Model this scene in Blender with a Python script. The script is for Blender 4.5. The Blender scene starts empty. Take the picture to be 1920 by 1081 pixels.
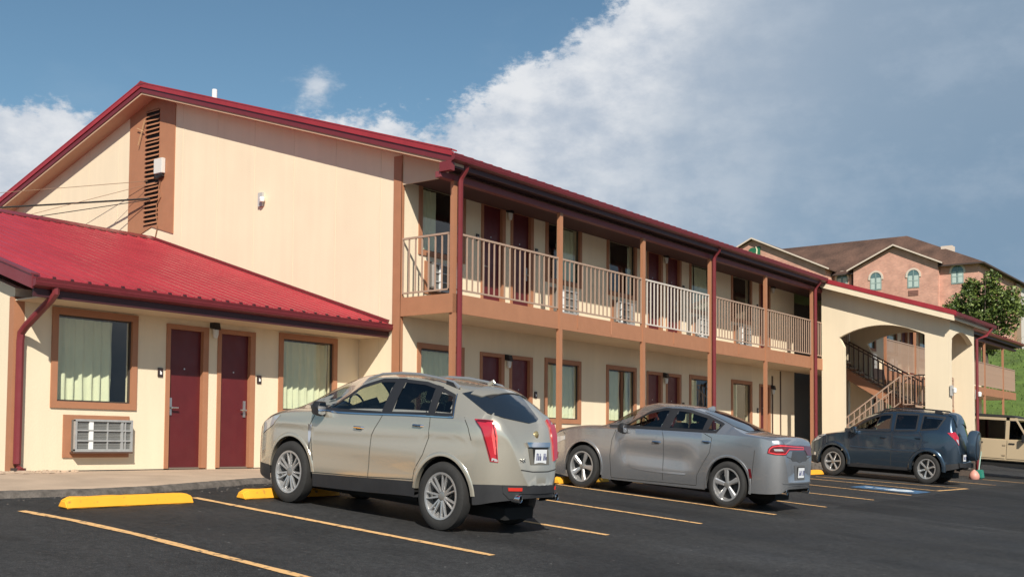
import bpy, bmesh, math, random
from mathutils import Vector, Matrix, noise
from mathutils.bvhtree import BVHTree
from mathutils.geometry import delaunay_2d_cdt
random.seed(7)
D = bpy.data
SC = bpy.context.scene
COL = SC.collection

# ---------------------------------------------------------------- camera
cam_d = D.cameras.new('camera'); cam = D.objects.new('camera', cam_d); COL.objects.link(cam)
YAW, PIT, ROLL = .931, .046, .008
cyw, syw = math.cos(YAW), math.sin(YAW)
Fw = Vector((syw*math.cos(PIT), cyw*math.cos(PIT), math.sin(PIT)))
R0 = Vector((cyw, -syw, 0)); U0 = R0.cross(Fw)
Rt = R0*math.cos(ROLL)+U0*math.sin(ROLL); Up = U0*math.cos(ROLL)-R0*math.sin(ROLL)
m = Matrix((Rt, Up, -Fw)).transposed().to_4x4(); m.translation = Vector((-15.396, -12.838, .4505))
cam.matrix_world = m
cam_d.sensor_width = 36; cam_d.lens = 2088.9/1920*36; cam_d.shift_y = 195.8/1920
cam_d.clip_start = .1; cam_d.clip_end = 4000
SC.camera = cam
SC.render.resolution_x = 1024; SC.render.resolution_y = 576

# ---------------------------------------------------------------- sun, sky, exposure
SUN = Vector((-.93, -.98, 1.06)).normalized()
sl = D.lights.new('sun', 'SUN'); so = D.objects.new('sun', sl); COL.objects.link(so)
sl.energy = 5.0; sl.angle = math.radians(.6); sl.color = (1, .935, .83)
so.rotation_euler = SUN.to_track_quat('Z', 'Y').to_euler()
SKY_K = .096
def build_world():
    w = D.worlds.new('World'); SC.world = w; w.use_nodes = True
    nt = w.node_tree; N = nt.nodes; L = nt.links; N.clear()
    def nd(t, **k):
        n = N.new(t)
        for a, b in k.items(): setattr(n, a, b)
        return n
    def mth(op, a, b=None, c=None, clamp=False):
        n = nd('ShaderNodeMath', operation=op, use_clamp=clamp)
        for i, v in enumerate((a, b, c)):
            if v is None: continue
            if isinstance(v, (int, float)): n.inputs[i].default_value = v
            else: L.new(v, n.inputs[i])
        return n.outputs[0]
    def ramp(v, a, b):
        n = nd('ShaderNodeMapRange', interpolation_type='SMOOTHSTEP'); L.new(v, n.inputs[0])
        n.inputs[1].default_value = a; n.inputs[2].default_value = b
        n.inputs[3].default_value = 0; n.inputs[4].default_value = 1
        return n.outputs[0]
    def mix(f, a, b):
        n = nd('ShaderNodeMix', data_type='RGBA')
        if isinstance(f, (int, float)): n.inputs[0].default_value = f
        else: L.new(f, n.inputs[0])
        for i, v in ((6, a), (7, b)):
            if isinstance(v, tuple): n.inputs[i].default_value = (*v, 1)
            else: L.new(v, n.inputs[i])
        return n.outputs[2]
    sky = nd('ShaderNodeTexSky', sky_type='NISHITA'); sky.sun_disc = False
    sky.sun_elevation = math.asin(SUN.z); sky.sun_rotation = math.atan2(SUN.x, SUN.y)
    sky.air_density = 1.0; sky.dust_density = .15; sky.ozone_density = 1.6
    tc = nd('ShaderNodeTexCoord'); sep = nd('ShaderNodeSeparateXYZ'); L.new(tc.outputs['Generated'], sep.inputs[0])
    az = mth('MULTIPLY', mth('ARCTAN2', sep.outputs[0], sep.outputs[1]), 57.2958)
    el = mth('MULTIPLY', mth('ARCSINE', sep.outputs[2]), 57.2958)
    pos = nd('ShaderNodeCombineXYZ'); L.new(mth('MULTIPLY', az, .1), pos.inputs[0]); L.new(mth('MULTIPLY', el, .16), pos.inputs[1])
    def noi(scale, det, rough, off=0.):
        n = nd('ShaderNodeTexNoise'); n.inputs['Scale'].default_value = scale
        n.inputs['Detail'].default_value = det; n.inputs['Roughness'].default_value = rough
        v = nd('ShaderNodeVectorMath', operation='ADD'); L.new(pos.outputs[0], v.inputs[0]); v.inputs[1].default_value = (off, off*.7, off*.3)
        L.new(v.outputs[0], n.inputs['Vector']); return n.outputs[0]
    # height of the cloud bank's upper edge by compass direction
    fc = nd('ShaderNodeFloatCurve')
    L.new(mth('DIVIDE', mth('ADD', az, 180), 360), fc.inputs[1])
    pts = [(-180, 5), (-60, 5), (0, 9), (18, 14), (24, 15.6), (30.6, 16.3), (34, 15.2), (37.5, 13.6), (40, 14.6), (43.3, 16.6), (46, 16.6), (48.6, 16.2), (50.2, 17.2), (52.6, 18.2),
           (54.4, 19.3), (56, 20.6), (58.6, 21.8), (60, 23), (64, 30), (75, 38), (95, 34), (130, 14), (180, 5)]
    cu = fc.mapping.curves[0]
    cu.points[0].location = ((pts[0][0]+180)/360, pts[0][1]/60); cu.points[1].location = ((pts[-1][0]+180)/360, pts[-1][1]/60)
    for a, e in pts[1:-1]: cu.points.new((a+180)/360, e/60)
    for p in cu.points: p.handle_type = 'VECTOR'
    fc.mapping.update()
    edge = mth('MULTIPLY', fc.outputs[0], 60)
    n1 = noi(2.2, 8, .62); n2 = noi(5.5, 6, .6, 3.1); n3 = noi(1.1, 7, .6, 9.2); n4 = noi(14, 5, .65, 5.5)
    d = mth('ADD', mth('SUBTRACT', edge, el), mth('MULTIPLY', mth('SUBTRACT', n1, .5), 5.0))
    d = mth('ADD', d, mth('MULTIPLY', mth('SUBTRACT', n4, .5), 3.0))
    mask = ramp(d, -.25, 1.1)
    # small torn puff
    px = mth('SUBTRACT', az, 43.1); py = mth('SUBTRACT', el, 17.6)
    r2 = mth('SQRT', mth('ADD', mth('POWER', mth('MULTIPLY', px, .85), 2), mth('POWER', mth('MULTIPLY', py, .72), 2)))
    puff = ramp(mth('SUBTRACT', mth('ADD', mth('SUBTRACT', 1.05, r2), mth('MULTIPLY', mth('SUBTRACT', n2, .5), 3.2)), 0), -.1, 1.3)
    puff = mth('MULTIPLY', puff, .75)
    mask = mth('MAXIMUM', mask, puff)
    # cloud colour: bright sunlit rims, blue-grey body further inside and to the right
    body = ramp(mth('ADD', d, mth('MULTIPLY', mth('SUBTRACT', n3, .5), 9)), 2.0, 11.0)
    side = ramp(az, 54, 72)
    body = mth('MULTIPLY', body, mth('ADD', mth('MULTIPLY', side, .75), .25))
    rim = mix(ramp(mth('ADD', mth('MULTIPLY', n1, .65), mth('MULTIPLY', n2, .35)), .30, .66), (.47, .54, .64), (.80, .82, .85))
    gray = mix(ramp(mth('ADD', el, mth('MULTIPLY', n3, 5)), 9, 24), (.225, .352, .49), (.33, .418, .53))
    gray = mix(mth('MULTIPLY', ramp(az, 62, 80), .6), gray, (.20, .30, .42))
    gray = mix(mth('MULTIPLY', ramp(n1, .42, .75), .30), gray, (.46, .54, .64))
    cl = mix(body, rim, gray)
    skyc = nd('ShaderNodeVectorMath', operation='SCALE'); L.new(sky.outputs[0], skyc.inputs[0]); skyc.inputs['Scale'].default_value = SKY_K
    # thin veil over the blue
    veil = mth('MULTIPLY', ramp(n3, .5, .8), .12)
    tint = nd('ShaderNodeVectorMath', operation='MULTIPLY'); L.new(skyc.outputs[0], tint.inputs[0]); tint.inputs[1].default_value = (.84, 1.0, .97)
    blue = mix(veil, tint.outputs[0], (.45, .55, .66))
    fin = mix(mask, blue, cl)
    bg = nd('ShaderNodeBackground'); L.new(fin, bg.inputs[0]); bg.inputs[1].default_value = .81
    out = nd('ShaderNodeOutputWorld'); L.new(bg.outputs[0], out.inputs[0])
build_world()
SC.view_settings.view_transform = 'Standard'; SC.view_settings.look = 'None'
SC.view_settings.exposure = .28; SC.view_settings.gamma = 1; SC.view_settings.use_curve_mapping = False
SC.cycles.use_denoising = True
SC.cycles.max_bounces = 8; SC.cycles.transparent_max_bounces = 16

# ---------------------------------------------------------------- materials
MATS = {}
def mat(name, col, rough=.6, metal=0., bump=0., bscale=20., var=0., vscale=3., spec=.5, coat=0., streak=0., fine=0., objvar=0., coord='Object'):
    if name in MATS: return MATS[name]
    m = D.materials.new(name); m.use_nodes = True; MATS[name] = m
    nt = m.node_tree; N = nt.nodes; L = nt.links; b = N['Principled BSDF']
    b.inputs['Base Color'].default_value = (*col, 1); b.inputs['Roughness'].default_value = rough
    b.inputs['Metallic'].default_value = metal; b.inputs['Specular IOR Level'].default_value = spec
    b.inputs['Coat Weight'].default_value = coat; b.inputs['Coat Roughness'].default_value = .04
    m.diffuse_color = (*col, 1)
    tc = N.new('ShaderNodeTexCoord')
    def noi(sc, det=4, mp=None):
        n = N.new('ShaderNodeTexNoise'); n.inputs['Scale'].default_value = sc; n.inputs['Detail'].default_value = det
        if mp:
            q = N.new('ShaderNodeMapping'); q.inputs['Scale'].default_value = mp
            L.new(tc.outputs[coord], q.inputs[0]); L.new(q.outputs[0], n.inputs['Vector'])
        else: L.new(tc.outputs[coord], n.inputs['Vector'])
        return n.outputs[0]
    cur = None
    def vary(fac, amt):
        nonlocal cur
        mr = N.new('ShaderNodeMapRange'); L.new(fac, mr.inputs[0]); mr.inputs[1].default_value = .3; mr.inputs[2].default_value = .7
        mr.inputs[3].default_value = 1-amt; mr.inputs[4].default_value = 1+amt*.6
        mx = N.new('ShaderNodeVectorMath'); mx.operation = 'SCALE'
        if cur is None: mx.inputs[0].default_value = col
        else: L.new(cur, mx.inputs[0])
        L.new(mr.outputs[0], mx.inputs['Scale']); cur = mx.outputs[0]
    if var: vary(noi(vscale, 6), var)
    if streak: vary(noi(1., 5, (6, 6, .35)), streak)
    if fine: vary(noi(90, 2), fine)
    if objvar:
        oi = N.new('ShaderNodeObjectInfo'); mr = N.new('ShaderNodeMapRange'); L.new(oi.outputs['Random'], mr.inputs[0]); mr.inputs[3].default_value = 1-objvar; mr.inputs[4].default_value = 1+objvar
        mx = N.new('ShaderNodeVectorMath'); mx.operation = 'SCALE'; 
        if cur is None: mx.inputs[0].default_value = col
        else: L.new(cur, mx.inputs[0])
        L.new(mr.outputs[0], mx.inputs['Scale']); cur = mx.outputs[0]
    if cur is not None: L.new(cur, b.inputs['Base Color'])
    if bump:
        bp = N.new('ShaderNodeBump'); bp.inputs['Strength'].default_value = bump; bp.inputs['Distance'].default_value = .01
        L.new(noi(bscale, 5), bp.inputs['Height']); L.new(bp.outputs[0], b.inputs['Normal'])
    if var and rough < .9:
        mr = N.new('ShaderNodeMapRange'); L.new(noi(vscale*2.3, 5), mr.inputs[0]); mr.inputs[1].default_value = .3; mr.inputs[2].default_value = .7
        mr.inputs[3].default_value = max(.03, rough-.08); mr.inputs[4].default_value = min(1, rough+.1); L.new(mr.outputs[0], b.inputs['Roughness'])
    return m
def glass(name, tint, refl=1.0):
    if name in MATS: return MATS[name]
    m = D.materials.new(name); m.use_nodes = True; MATS[name] = m
    nt = m.node_tree; N = nt.nodes; L = nt.links; N.clear()
    out = N.new('ShaderNodeOutputMaterial'); t = N.new('ShaderNodeBsdfTransparent'); g = N.new('ShaderNodeBsdfGlossy')
    t.inputs[0].default_value = (*tint, 1); g.inputs['Roughness'].default_value = .01; g.inputs[0].default_value = (refl, refl, refl, 1)
    lw = N.new('ShaderNodeLayerWeight'); lw.inputs[0].default_value = .5
    pw = N.new('ShaderNodeMath'); pw.operation = 'POWER'; L.new(lw.outputs['Facing'], pw.inputs[0]); pw.inputs[1].default_value = 4.2
    fr = N.new('ShaderNodeMapRange'); L.new(pw.outputs[0], fr.inputs[0]); fr.inputs[3].default_value = .07; fr.inputs[4].default_value = 1
    mx = N.new('ShaderNodeMixShader'); L.new(fr.outputs[0], mx.inputs[0]); L.new(t.outputs[0], mx.inputs[1]); L.new(g.outputs[0], mx.inputs[2])
    L.new(mx.outputs[0], out.inputs[0]); m.diffuse_color = (*tint, 1)
    return m
CREAM = mat('cream_stucco', (.765, .645, .465), .85, bump=.35, bscale=55, var=.035, vscale=.9, streak=.03)
SOFFIT = mat('soffit_paint', (.60, .48, .34), .8, var=.05, vscale=1.5)
TAN = mat('tan_trim_paint', (.375, .168, .088), .6, var=.06, vscale=4, bump=.1, bscale=30)
TANL = mat('tan_railing_paint', (.38, .26, .19), .55, var=.06, vscale=8)
PALE = mat('pale_railing_paint', (.62, .55, .48), .5, var=.05, vscale=8)
REDROOF = mat('red_roof_metal', (.33, .030, .038), .36, var=.12, vscale=1.1, streak=.08, objvar=.07)
REDTRIM = mat('red_trim_metal', (.17, .026, .030), .35, var=.05, vscale=3)
GUTD = mat('dark_maroon_board', (.055, .014, .016), .5)
GUTTER = mat('maroon_gutter_metal', (.15, .022, .028), .4, var=.08, vscale=5)
DOORM = mat('maroon_door_paint', (.108, .013, .015), .42, var=.10, vscale=3, streak=.06, objvar=.08)
DARK = mat('dark_void', (.012, .011, .012), .8)
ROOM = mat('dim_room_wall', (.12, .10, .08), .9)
CURT = mat('curtain_cloth', (.66, .64, .45), .9, var=.05, vscale=5)
STEEL = mat('brushed_steel', (.55, .54, .52), .35, metal=.9)
ACG = mat('ac_grille_metal', (.42, .42, .41), .45, metal=.3, var=.1, vscale=12)
ACIN = mat('ac_coil_metal', (.13, .13, .12), .6, bump=.5, bscale=80)
WHITE = mat('white_paint', (.78, .78, .76), .5, var=.04, vscale=6)
BLACK = mat('black_plastic', (.018, .018, .02), .45)
PANE = glass('window_glass', (.90, .95, .92))
CONC = mat('worn_concrete', (.43, .32, .23), .9, bump=.6, bscale=25, var=.16, vscale=1.7, fine=.08)
KERBM = mat('rough_kerb_concrete', (.115, .098, .084), .95, bump=1., bscale=30, var=.5, vscale=9, fine=.2)
YEL = mat('yellow_stop_paint', (.88, .40, .025), .55, bump=.25, bscale=40, var=.07, vscale=5)
# asphalt ------------------------------------------------------
def asphalt():
    m = D.materials.new('sealed_asphalt'); m.use_nodes = True
    nt = m.node_tree; N = nt.nodes; L = nt.links; b = N['Principled BSDF']
    g = N.new('ShaderNodeNewGeometry')
    def noi(sc, det, mp=(1, 1, 1)):
        q = N.new('ShaderNodeMapping'); q.inputs['Scale'].default_value = mp; L.new(g.outputs['Position'], q.inputs[0])
        n = N.new('ShaderNodeTexNoise'); n.inputs['Scale'].default_value = sc; n.inputs['Detail'].default_value = det; L.new(q.outputs[0], n.inputs['Vector']); return n.outputs[0]
    def rmp(v, stops):
        r = N.new('ShaderNodeValToRGB'); L.new(v, r.inputs[0]); e = r.color_ramp.elements
        e[0].position, e[0].color = stops[0][0], (*[stops[0][1]]*3, 1); e[1].position, e[1].color = stops[1][0], (*[stops[1][1]]*3, 1)
        for p, c in stops[2:]: q = e.new(p); q.color = (c, c, c, 1)
        return r.outputs[0]
    def mul(a, b_):
        x = N.new('ShaderNodeMix'); x.data_type = 'RGBA'; x.blend_type = 'MULTIPLY'; x.inputs[0].default_value = 1
        for i, v in ((6, a), (7, b_)):
            if isinstance(v, tuple): x.inputs[i].default_value = (*v, 1)
            else: L.new(v, x.inputs[i])
        return x.outputs[2]
    c = mul((.026, .026, .0265), rmp(noi(.35, 6), [(.3, .72), (.7, 1.35)]))
    c = mul(c, rmp(noi(1.2, 5, (1, .35, 1)), [(.35, .82), (.65, 1.15)]))
    c = mul(c, rmp(noi(70, 3), [(.3, .5), (.60, 1.1), (.70, 2.6)]))
    c = mul(c, rmp(noi(14, 4), [(.32, .70), (.68, 1.35)]))
    v2 = N.new('ShaderNodeTexVoronoi'); v2.inputs['Scale'].default_value = 8.5; L.new(g.outputs['Position'], v2.inputs['Vector'])
    s2 = N.new('ShaderNodeMath'); s2.operation = 'LESS_THAN'; L.new(v2.outputs['Distance'], s2.inputs[0]); s2.inputs[1].default_value = .10
    s3 = N.new('ShaderNodeMath'); s3.operation = 'MULTIPLY'; L.new(s2.outputs[0], s3.inputs[0]); L.new(rmp(noi(1.7, 4), [(.5, 0), (.62, .8)]), s3.inputs[1])
    x2 = N.new('ShaderNodeMix'); x2.data_type = 'RGBA'; L.new(s3.outputs[0], x2.inputs[0]); L.new(c, x2.inputs[6]); x2.inputs[7].default_value = (.075, .073, .07, 1); c = x2.outputs[2]
    # newer, darker seal coat on the right-hand half of the lot
    sp_ = N.new('ShaderNodeSeparateXYZ'); L.new(g.outputs['Position'], sp_.inputs[0])
    def mm(op, a, b_):
        q = N.new('ShaderNodeMath'); q.operation = op
        for i, v in enumerate((a, b_)):
            if isinstance(v, (int, float)): q.inputs[i].default_value = v
            else: L.new(v, q.inputs[i])
        return q.outputs[0]
    wob = mm('MULTIPLY', noi(2.5, 4), .35)
    ex_ = mm('GREATER_THAN', mm('ADD', sp_.outputs[0], wob), 4.1); ey_ = mm('LESS_THAN', mm('ADD', sp_.outputs[1], wob), -5.4)
    c = mul(c, rmp(mm('MULTIPLY', ex_, ey_), [(0, 1.08), (1, .70)]))
    # tyre-darkened and oil-stained parking bays
    c = mul(c, rmp(noi(.9, 3, (1, .5, 1)), [(.28, .62), (.44, 1.0)]))
    # pale grit specks
    v = N.new('ShaderNodeTexVoronoi'); v.inputs['Scale'].default_value = 3.3; L.new(g.outputs['Position'], v.inputs['Vector'])
    sp = N.new('ShaderNodeMath'); sp.operation = 'LESS_THAN'; L.new(v.outputs['Distance'], sp.inputs[0]); sp.inputs[1].default_value = .045
    x = N.new('ShaderNodeMix'); x.data_type = 'RGBA'; L.new(sp.outputs[0], x.inputs[0]); L.new(c, x.inputs[6]); x.inputs[7].default_value = (.16, .155, .15, 1)
    L.new(x.outputs[2], b.inputs['Base Color'])
    L.new(rmp(noi(.8, 5), [(.3, .62), (.7, .85)]), b.inputs['Roughness'])
    bp = N.new('ShaderNodeBump'); bp.inputs['Strength'].default_value = .7; bp.inputs['Distance'].default_value = .012
    L.new(noi(110, 4), bp.inputs['Height']); L.new(bp.outputs[0], b.inputs['Normal'])
    b.inputs['Specular IOR Level'].default_value = .35
    return m
ASPH = asphalt()
def line_mat(name, col, wear=.42):
    m = D.materials.new(name); m.use_nodes = True
    nt = m.node_tree; N = nt.nodes; L = nt.links; b = N['Principled BSDF']
    g = N.new('ShaderNodeNewGeometry'); n = N.new('ShaderNodeTexNoise'); n.inputs['Scale'].default_value = 14; n.inputs['Detail'].default_value = 8; L.new(g.outputs['Position'], n.inputs['Vector'])
    r = N.new('ShaderNodeValToRGB'); L.new(n.outputs[0], r.inputs[0]); e = r.color_ramp.elements
    e[0].position = wear-.1; e[0].color = (.06, .055, .05, 1); e[1].position = wear+.06; e[1].color = (*col, 1)
    L.new(r.outputs[0], b.inputs['Base Color']); b.inputs['Roughness'].default_value = .75
    return m
YEL = line_mat('yellow_stop_paint_chipped', (.88, .40, .025), .31)
LINE = line_mat('faded_orange_line_paint', (.70, .41, .17), .40)
BLUEP = line_mat('blue_marking_paint', (.05, .14, .27), .43)
WHITEP = line_mat('white_marking_paint', (.6, .66, .7), .36)

# ---------------------------------------------------------------- mesh helpers
class MB:
    def __init__(s): s.v = []; s.f = []; s.mi = []; s.cur = 0
    def add(s, vs, fs):
        k = len(s.v); s.v += [tuple(v) for v in vs]
        for f in fs: s.f.append(tuple(i+k for i in f)); s.mi.append(s.cur)
        return s
    def box(s, x0, x1, y0, y1, z0, z1):
        return s.add([(x0, y0, z0), (x1, y0, z0), (x1, y1, z0), (x0, y1, z0), (x0, y0, z1), (x1, y0, z1), (x1, y1, z1), (x0, y1, z1)],
                     [(0, 3, 2, 1), (4, 5, 6, 7), (0, 1, 5, 4), (1, 2, 6, 5), (2, 3, 7, 6), (3, 0, 4, 7)])
    def prism(s, poly, axis, a, b):
        """poly: 2-D points in the plane normal to axis, extruded from a to b"""
        def P(p, t):
            if axis == 0: return (t, p[0], p[1])
            if axis == 1: return (p[0], t, p[1])
            return (p[0], p[1], t)
        n = len(poly); vs = [P(p, a) for p in poly]+[P(p, b) for p in poly]
        fs = [tuple(range(n)), tuple(range(2*n-1, n-1, -1))]+[(i, i+n, (i+1) % n+n, (i+1) % n) for i in range(n)]
        return s.add(vs, fs)
    def tube(s, pts, r, n=8, cap=True):
        pts = [Vector(p) for p in pts]; rs = r if isinstance(r, (list, tuple)) else [r]*len(pts)
        vs = []; up = Vector((0, 0, 1))
        for i, p in enumerate(pts):
            t = (pts[min(i+1, len(pts)-1)]-pts[max(i-1, 0)]).normalized()
            a = t.cross(up) if abs(t.z) < .95 else t.cross(Vector((0, 1, 0)))
            a.normalize(); b = t.cross(a)
            for k in range(n):
                q = 2*math.pi*k/n; vs.append(p+(a*math.cos(q)+b*math.sin(q))*rs[i])
        fs = []
        for i in range(len(pts)-1):
            for k in range(n): fs.append((i*n+k, i*n+(k+1) % n, (i+1)*n+(k+1) % n, (i+1)*n+k))
        if cap: fs += [tuple(range(n-1, -1, -1)), tuple((len(pts)-1)*n+k for k in range(n))]
        return s.add(vs, fs)
    def beam(s, p, q, w, h, up=(0, 0, 1)):
        p = Vector(p); q = Vector(q); t = (q-p).normalized(); a = t.cross(Vector(up)).normalized()*w/2; b = a.cross(t).normalized()*h/2
        vs = [e+sx*a+sy*b for e in (p, q) for sx, sy in ((-1, -1), (1, -1), (1, 1), (-1, 1))]
        return s.add(vs, [(3, 2, 1, 0), (4, 5, 6, 7), (0, 1, 5, 4), (1, 2, 6, 5), (2, 3, 7, 6), (3, 0, 4, 7)])
    def lathe(s, prof, n=32, axis='x', closed=False):
        vs = []; m_ = len(prof)
        for k in range(n):
            q = 2*math.pi*k/n; c, d = math.cos(q), math.sin(q)
            for a, r in prof: vs.append((a, r*c, r*d) if axis == 'x' else ((r*c, a, r*d) if axis == 'y' else (r*c, r*d, a)))
        fs = []
        for k in range(n):
            k2 = (k+1) % n
            for i in range(m_-1 if not closed else m_):
                j = (i+1) % m_; fs.append((k*m_+i, k*m_+j, k2*m_+j, k2*m_+i))
        return s.add(vs, fs)
    def mesh(s, name, mats, smooth=False, fix=True):
        me = D.meshes.new(name); me.from_pydata(s.v, [], s.f); 
        for m_ in (mats if isinstance(mats, (list, tuple)) else [mats]): me.materials.append(m_)
        me.polygons.foreach_set('material_index', s.mi)
        if fix:
            bm = bmesh.new(); bm.from_mesh(me); bmesh.ops.recalc_face_normals(bm, faces=bm.faces); bm.to_mesh(me); bm.free()
        if smooth:
            me.polygons.foreach_set('use_smooth', [True]*len(me.polygons))
            me.set_sharp_from_angle(angle=math.radians(38))
        return me
    def build(s, name, mats, parent=None, loc=None, smooth=False, **k):
        return put(name, s.mesh(name, mats, smooth), parent, loc, **k)
def put(name, me, parent=None, loc=None, rot=None, label=None, cat=None, group=None, kind=None):
    o = D.objects.new(name, me); COL.objects.link(o)
    if parent: o.parent = parent
    if loc is not None: o.location = loc
    if rot is not None: o.rotation_euler = rot
    tag(o, label, cat, group, kind); return o
def tag(o, label=None, cat=None, group=None, kind=None):
    if label: o['label'] = label
    if cat: o['category'] = cat
    if group: o['group'] = group
    if kind: o['kind'] = kind
    return o
def thing(name, label, cat, loc=(0, 0, 0), group=None):
    o = D.objects.new(name, None); o.empty_display_size = .3; COL.objects.link(o); o.location = loc
    return tag(o, label, cat, group)
def bevel(me, w=.01, seg=2):
    bm = bmesh.new(); bm.from_mesh(me); bmesh.ops.bevel(bm, geom=[e for e in bm.edges], offset=w, segments=seg, affect='EDGES', clamp_overlap=True)
    bm.to_mesh(me); bm.free(); return me
def wall_rect(x0, x1, z0, z1, y, t, holes, mb=None):
    """wall in the XZ plane with its face at y, thickness t to +Y, rectangular holes"""
    mb = mb or MB()
    xs = sorted({x0, x1, *[h[0] for h in holes], *[h[1] for h in holes]}); zs = sorted({z0, z1, *[h[2] for h in holes], *[h[3] for h in holes]})
    def hole(x, z): return any(h[0] < x < h[1] and h[2] < z < h[3] for h in holes)
    for i in range(len(xs)-1):
        zc = z0; run = None
        for j in range(len(zs)-1):
            h = hole((xs[i]+xs[i+1])/2, (zs[j]+zs[j+1])/2)
            if not h:
                a, b, c, d = xs[i], xs[i+1], zs[j], zs[j+1]
                mb.add([(a, y, c), (b, y, c), (b, y, d), (a, y, d)], [(0, 1, 2, 3)])
                mb.add([(a, y+t, c), (b, y+t, c), (b, y+t, d), (a, y+t, d)], [(3, 2, 1, 0)])
    for a, b, c, d in holes:
        mb.add([(a, y, c), (b, y, c), (b, y, d), (a, y, d), (a, y+t, c), (b, y+t, c), (b, y+t, d), (a, y+t, d)],
               [(0, 4, 5, 1), (1, 5, 6, 2), (2, 6, 7, 3), (3, 7, 4, 0)])
    mb.add([(x0, y, z0), (x0, y+t, z0), (x0, y+t, z1), (x0, y, z1)], [(0, 1, 2, 3)])
    mb.add([(x1, y, z0), (x1, y+t, z0), (x1, y+t, z1), (x1, y, z1)], [(3, 2, 1, 0)])
    mb.add([(x0, y, z1), (x1, y, z1), (x1, y+t, z1), (x0, y+t, z1)], [(0, 1, 2, 3)])
    return mb
def nofix(mb, name, mats, parent=None, **k):
    return put(name, mb.mesh(name, mats, fix=False), parent, **k)
def text_mesh(txt, size, ext=.004):
    c = D.curves.new('t', 'FONT'); c.body = txt; c.size = size; c.extrude = ext; c.align_x = 'CENTER'; c.align_y = 'CENTER'
    o = D.objects.new('t', c); COL.objects.link(o); bpy.context.view_layer.update()
    me = D.meshes.new_from_object(o.evaluated_get(bpy.context.evaluated_depsgraph_get())); D.objects.remove(o); return me

# ---------------------------------------------------------------- ground
def gz(x, y):
    b = .088 if x < 2 else .088-.022*min(1, (x-2)/12)
    return -.59+.0045*max(-20, min(60, x))+b*(max(-24, y)+5)
KERB = [(-60, -1.0), (-14, -.6), (-9.5, -.42), (-8.4, -.36), (-7.3, -.44), (-6.4, -.36), (-5.4, -.12), (-4.3, .10), (-3.2, .10), (-2.2, .02), (-.9, -.3), (-.4, -.38), (46, -.38)]
def kerb_y(x):
    for (a, b), (c, d) in zip(KERB, KERB[1:]):
        if a <= x <= c: return b+(d-b)*(x-a)/(c-a)
    return -.38
def sheet(name, xs, ys, zf, material, **k):
    vs = [(x, y, zf(x, y)) for y in ys for x in xs]; n = len(xs)
    fs = [(j*n+i, j*n+i+1, (j+1)*n+i+1, (j+1)*n+i) for j in range(len(ys)-1) for i in range(n-1)]
    me = D.meshes.new(name); me.from_pydata(vs, [], fs); me.materials.append(material)
    me.polygons.foreach_set('use_smooth', [True]*len(fs)); return put(name, me, **k)
def rng(a, b, n): return [a+(b-a)*i/n for i in range(n+1)]
lot = sheet('parking_lot', rng(-90, -14, 12)+rng(-13, 24, 74)+rng(26, 120, 30), rng(-120, -22, 10)+rng(-20, 2, 44)+[6, 18],
            lambda x, y: gz(x, y) if y < 1.2 else gz(x, 1.2)-.05, ASPH, kind='structure')
SOIL = mat('dry_soil', (.13, .10, .06), .95, var=.3, vscale=.5)
put('ground', MB().add([(-3000, -3000, -4), (3000, -3000, -4), (3000, 3000, -4), (-3000, 3000, -4)], [(0, 1, 2, 3)]).mesh('ground', SOIL, fix=False), kind='structure')
def strip(pts, w, dz=.005, wob=0.):
    """painted strip following the lot surface"""
    mb = MB(); vs = []; n = 0
    P = []
    for (a, b), (c, d) in zip(pts, pts[1:]):
        k = max(2, int(math.hypot(c-a, d-b)/.25))
        P += [(a+(c-a)*i/k, b+(d-b)*i/k) for i in range(k)]
    P.append(pts[-1])
    for i, p in enumerate(P):
        q0 = P[max(0, i-1)]; q1 = P[min(len(P)-1, i+1)]; t = Vector((q1[0]-q0[0], q1[1]-q0[1])).normalized(); nn = Vector((-t.y, t.x))
        ww = w/2*(1+wob*(noise.noise(Vector((p[0]*3, p[1]*3, 0)))))
        for s_ in (-1, 1): x, y = p[0]+nn.x*ww*s_, p[1]+nn.y*ww*s_; vs.append((x, y, gz(x, y)+dz))
    fs = [(2*i, 2*i+1, 2*i+3, 2*i+2) for i in range(len(P)-1)]
    return mb.add(vs, fs)
lines = [[(-8.86, -1.38), (-8.74, -2.2), (-8.70, -3.2), (-8.74, -4.4), (-8.80, -6.3)], [(-6.31, -1.0), (-6.28, -5.82)], [(-3.7, -1.1), (-3.63, -5.57)],
         [(-1.1, -1.3), (-1.15, -5.58)], [(1.35, -1.4), (1.40, -5.59)], [(3.85, -1.5), (3.80, -5.5)], [(6.3, -1.6), (6.6, -5.4)], [(8.9, -1.6), (9.0, -5.4)],
         [(11.3, -1.9), (11.5, -5.3)], [(12.5, -1.9), (13.5, -5.4)], [(16.3, -1.6), (16.3, -5.4)], [(19.0, -4.4), (19.0, -7.4)], [(22.6, -4.4), (22.6, -7.4)]]
for l in lines:
    o = strip(l, .115, .006, .35).mesh('painted_line', LINE, fix=False); put('painted_line', o, lot)
put('painted_line', strip([(11.5, -5.25), (13.5, -5.4)], .1, .006).mesh('painted_line', LINE, fix=False), lot)
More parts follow.
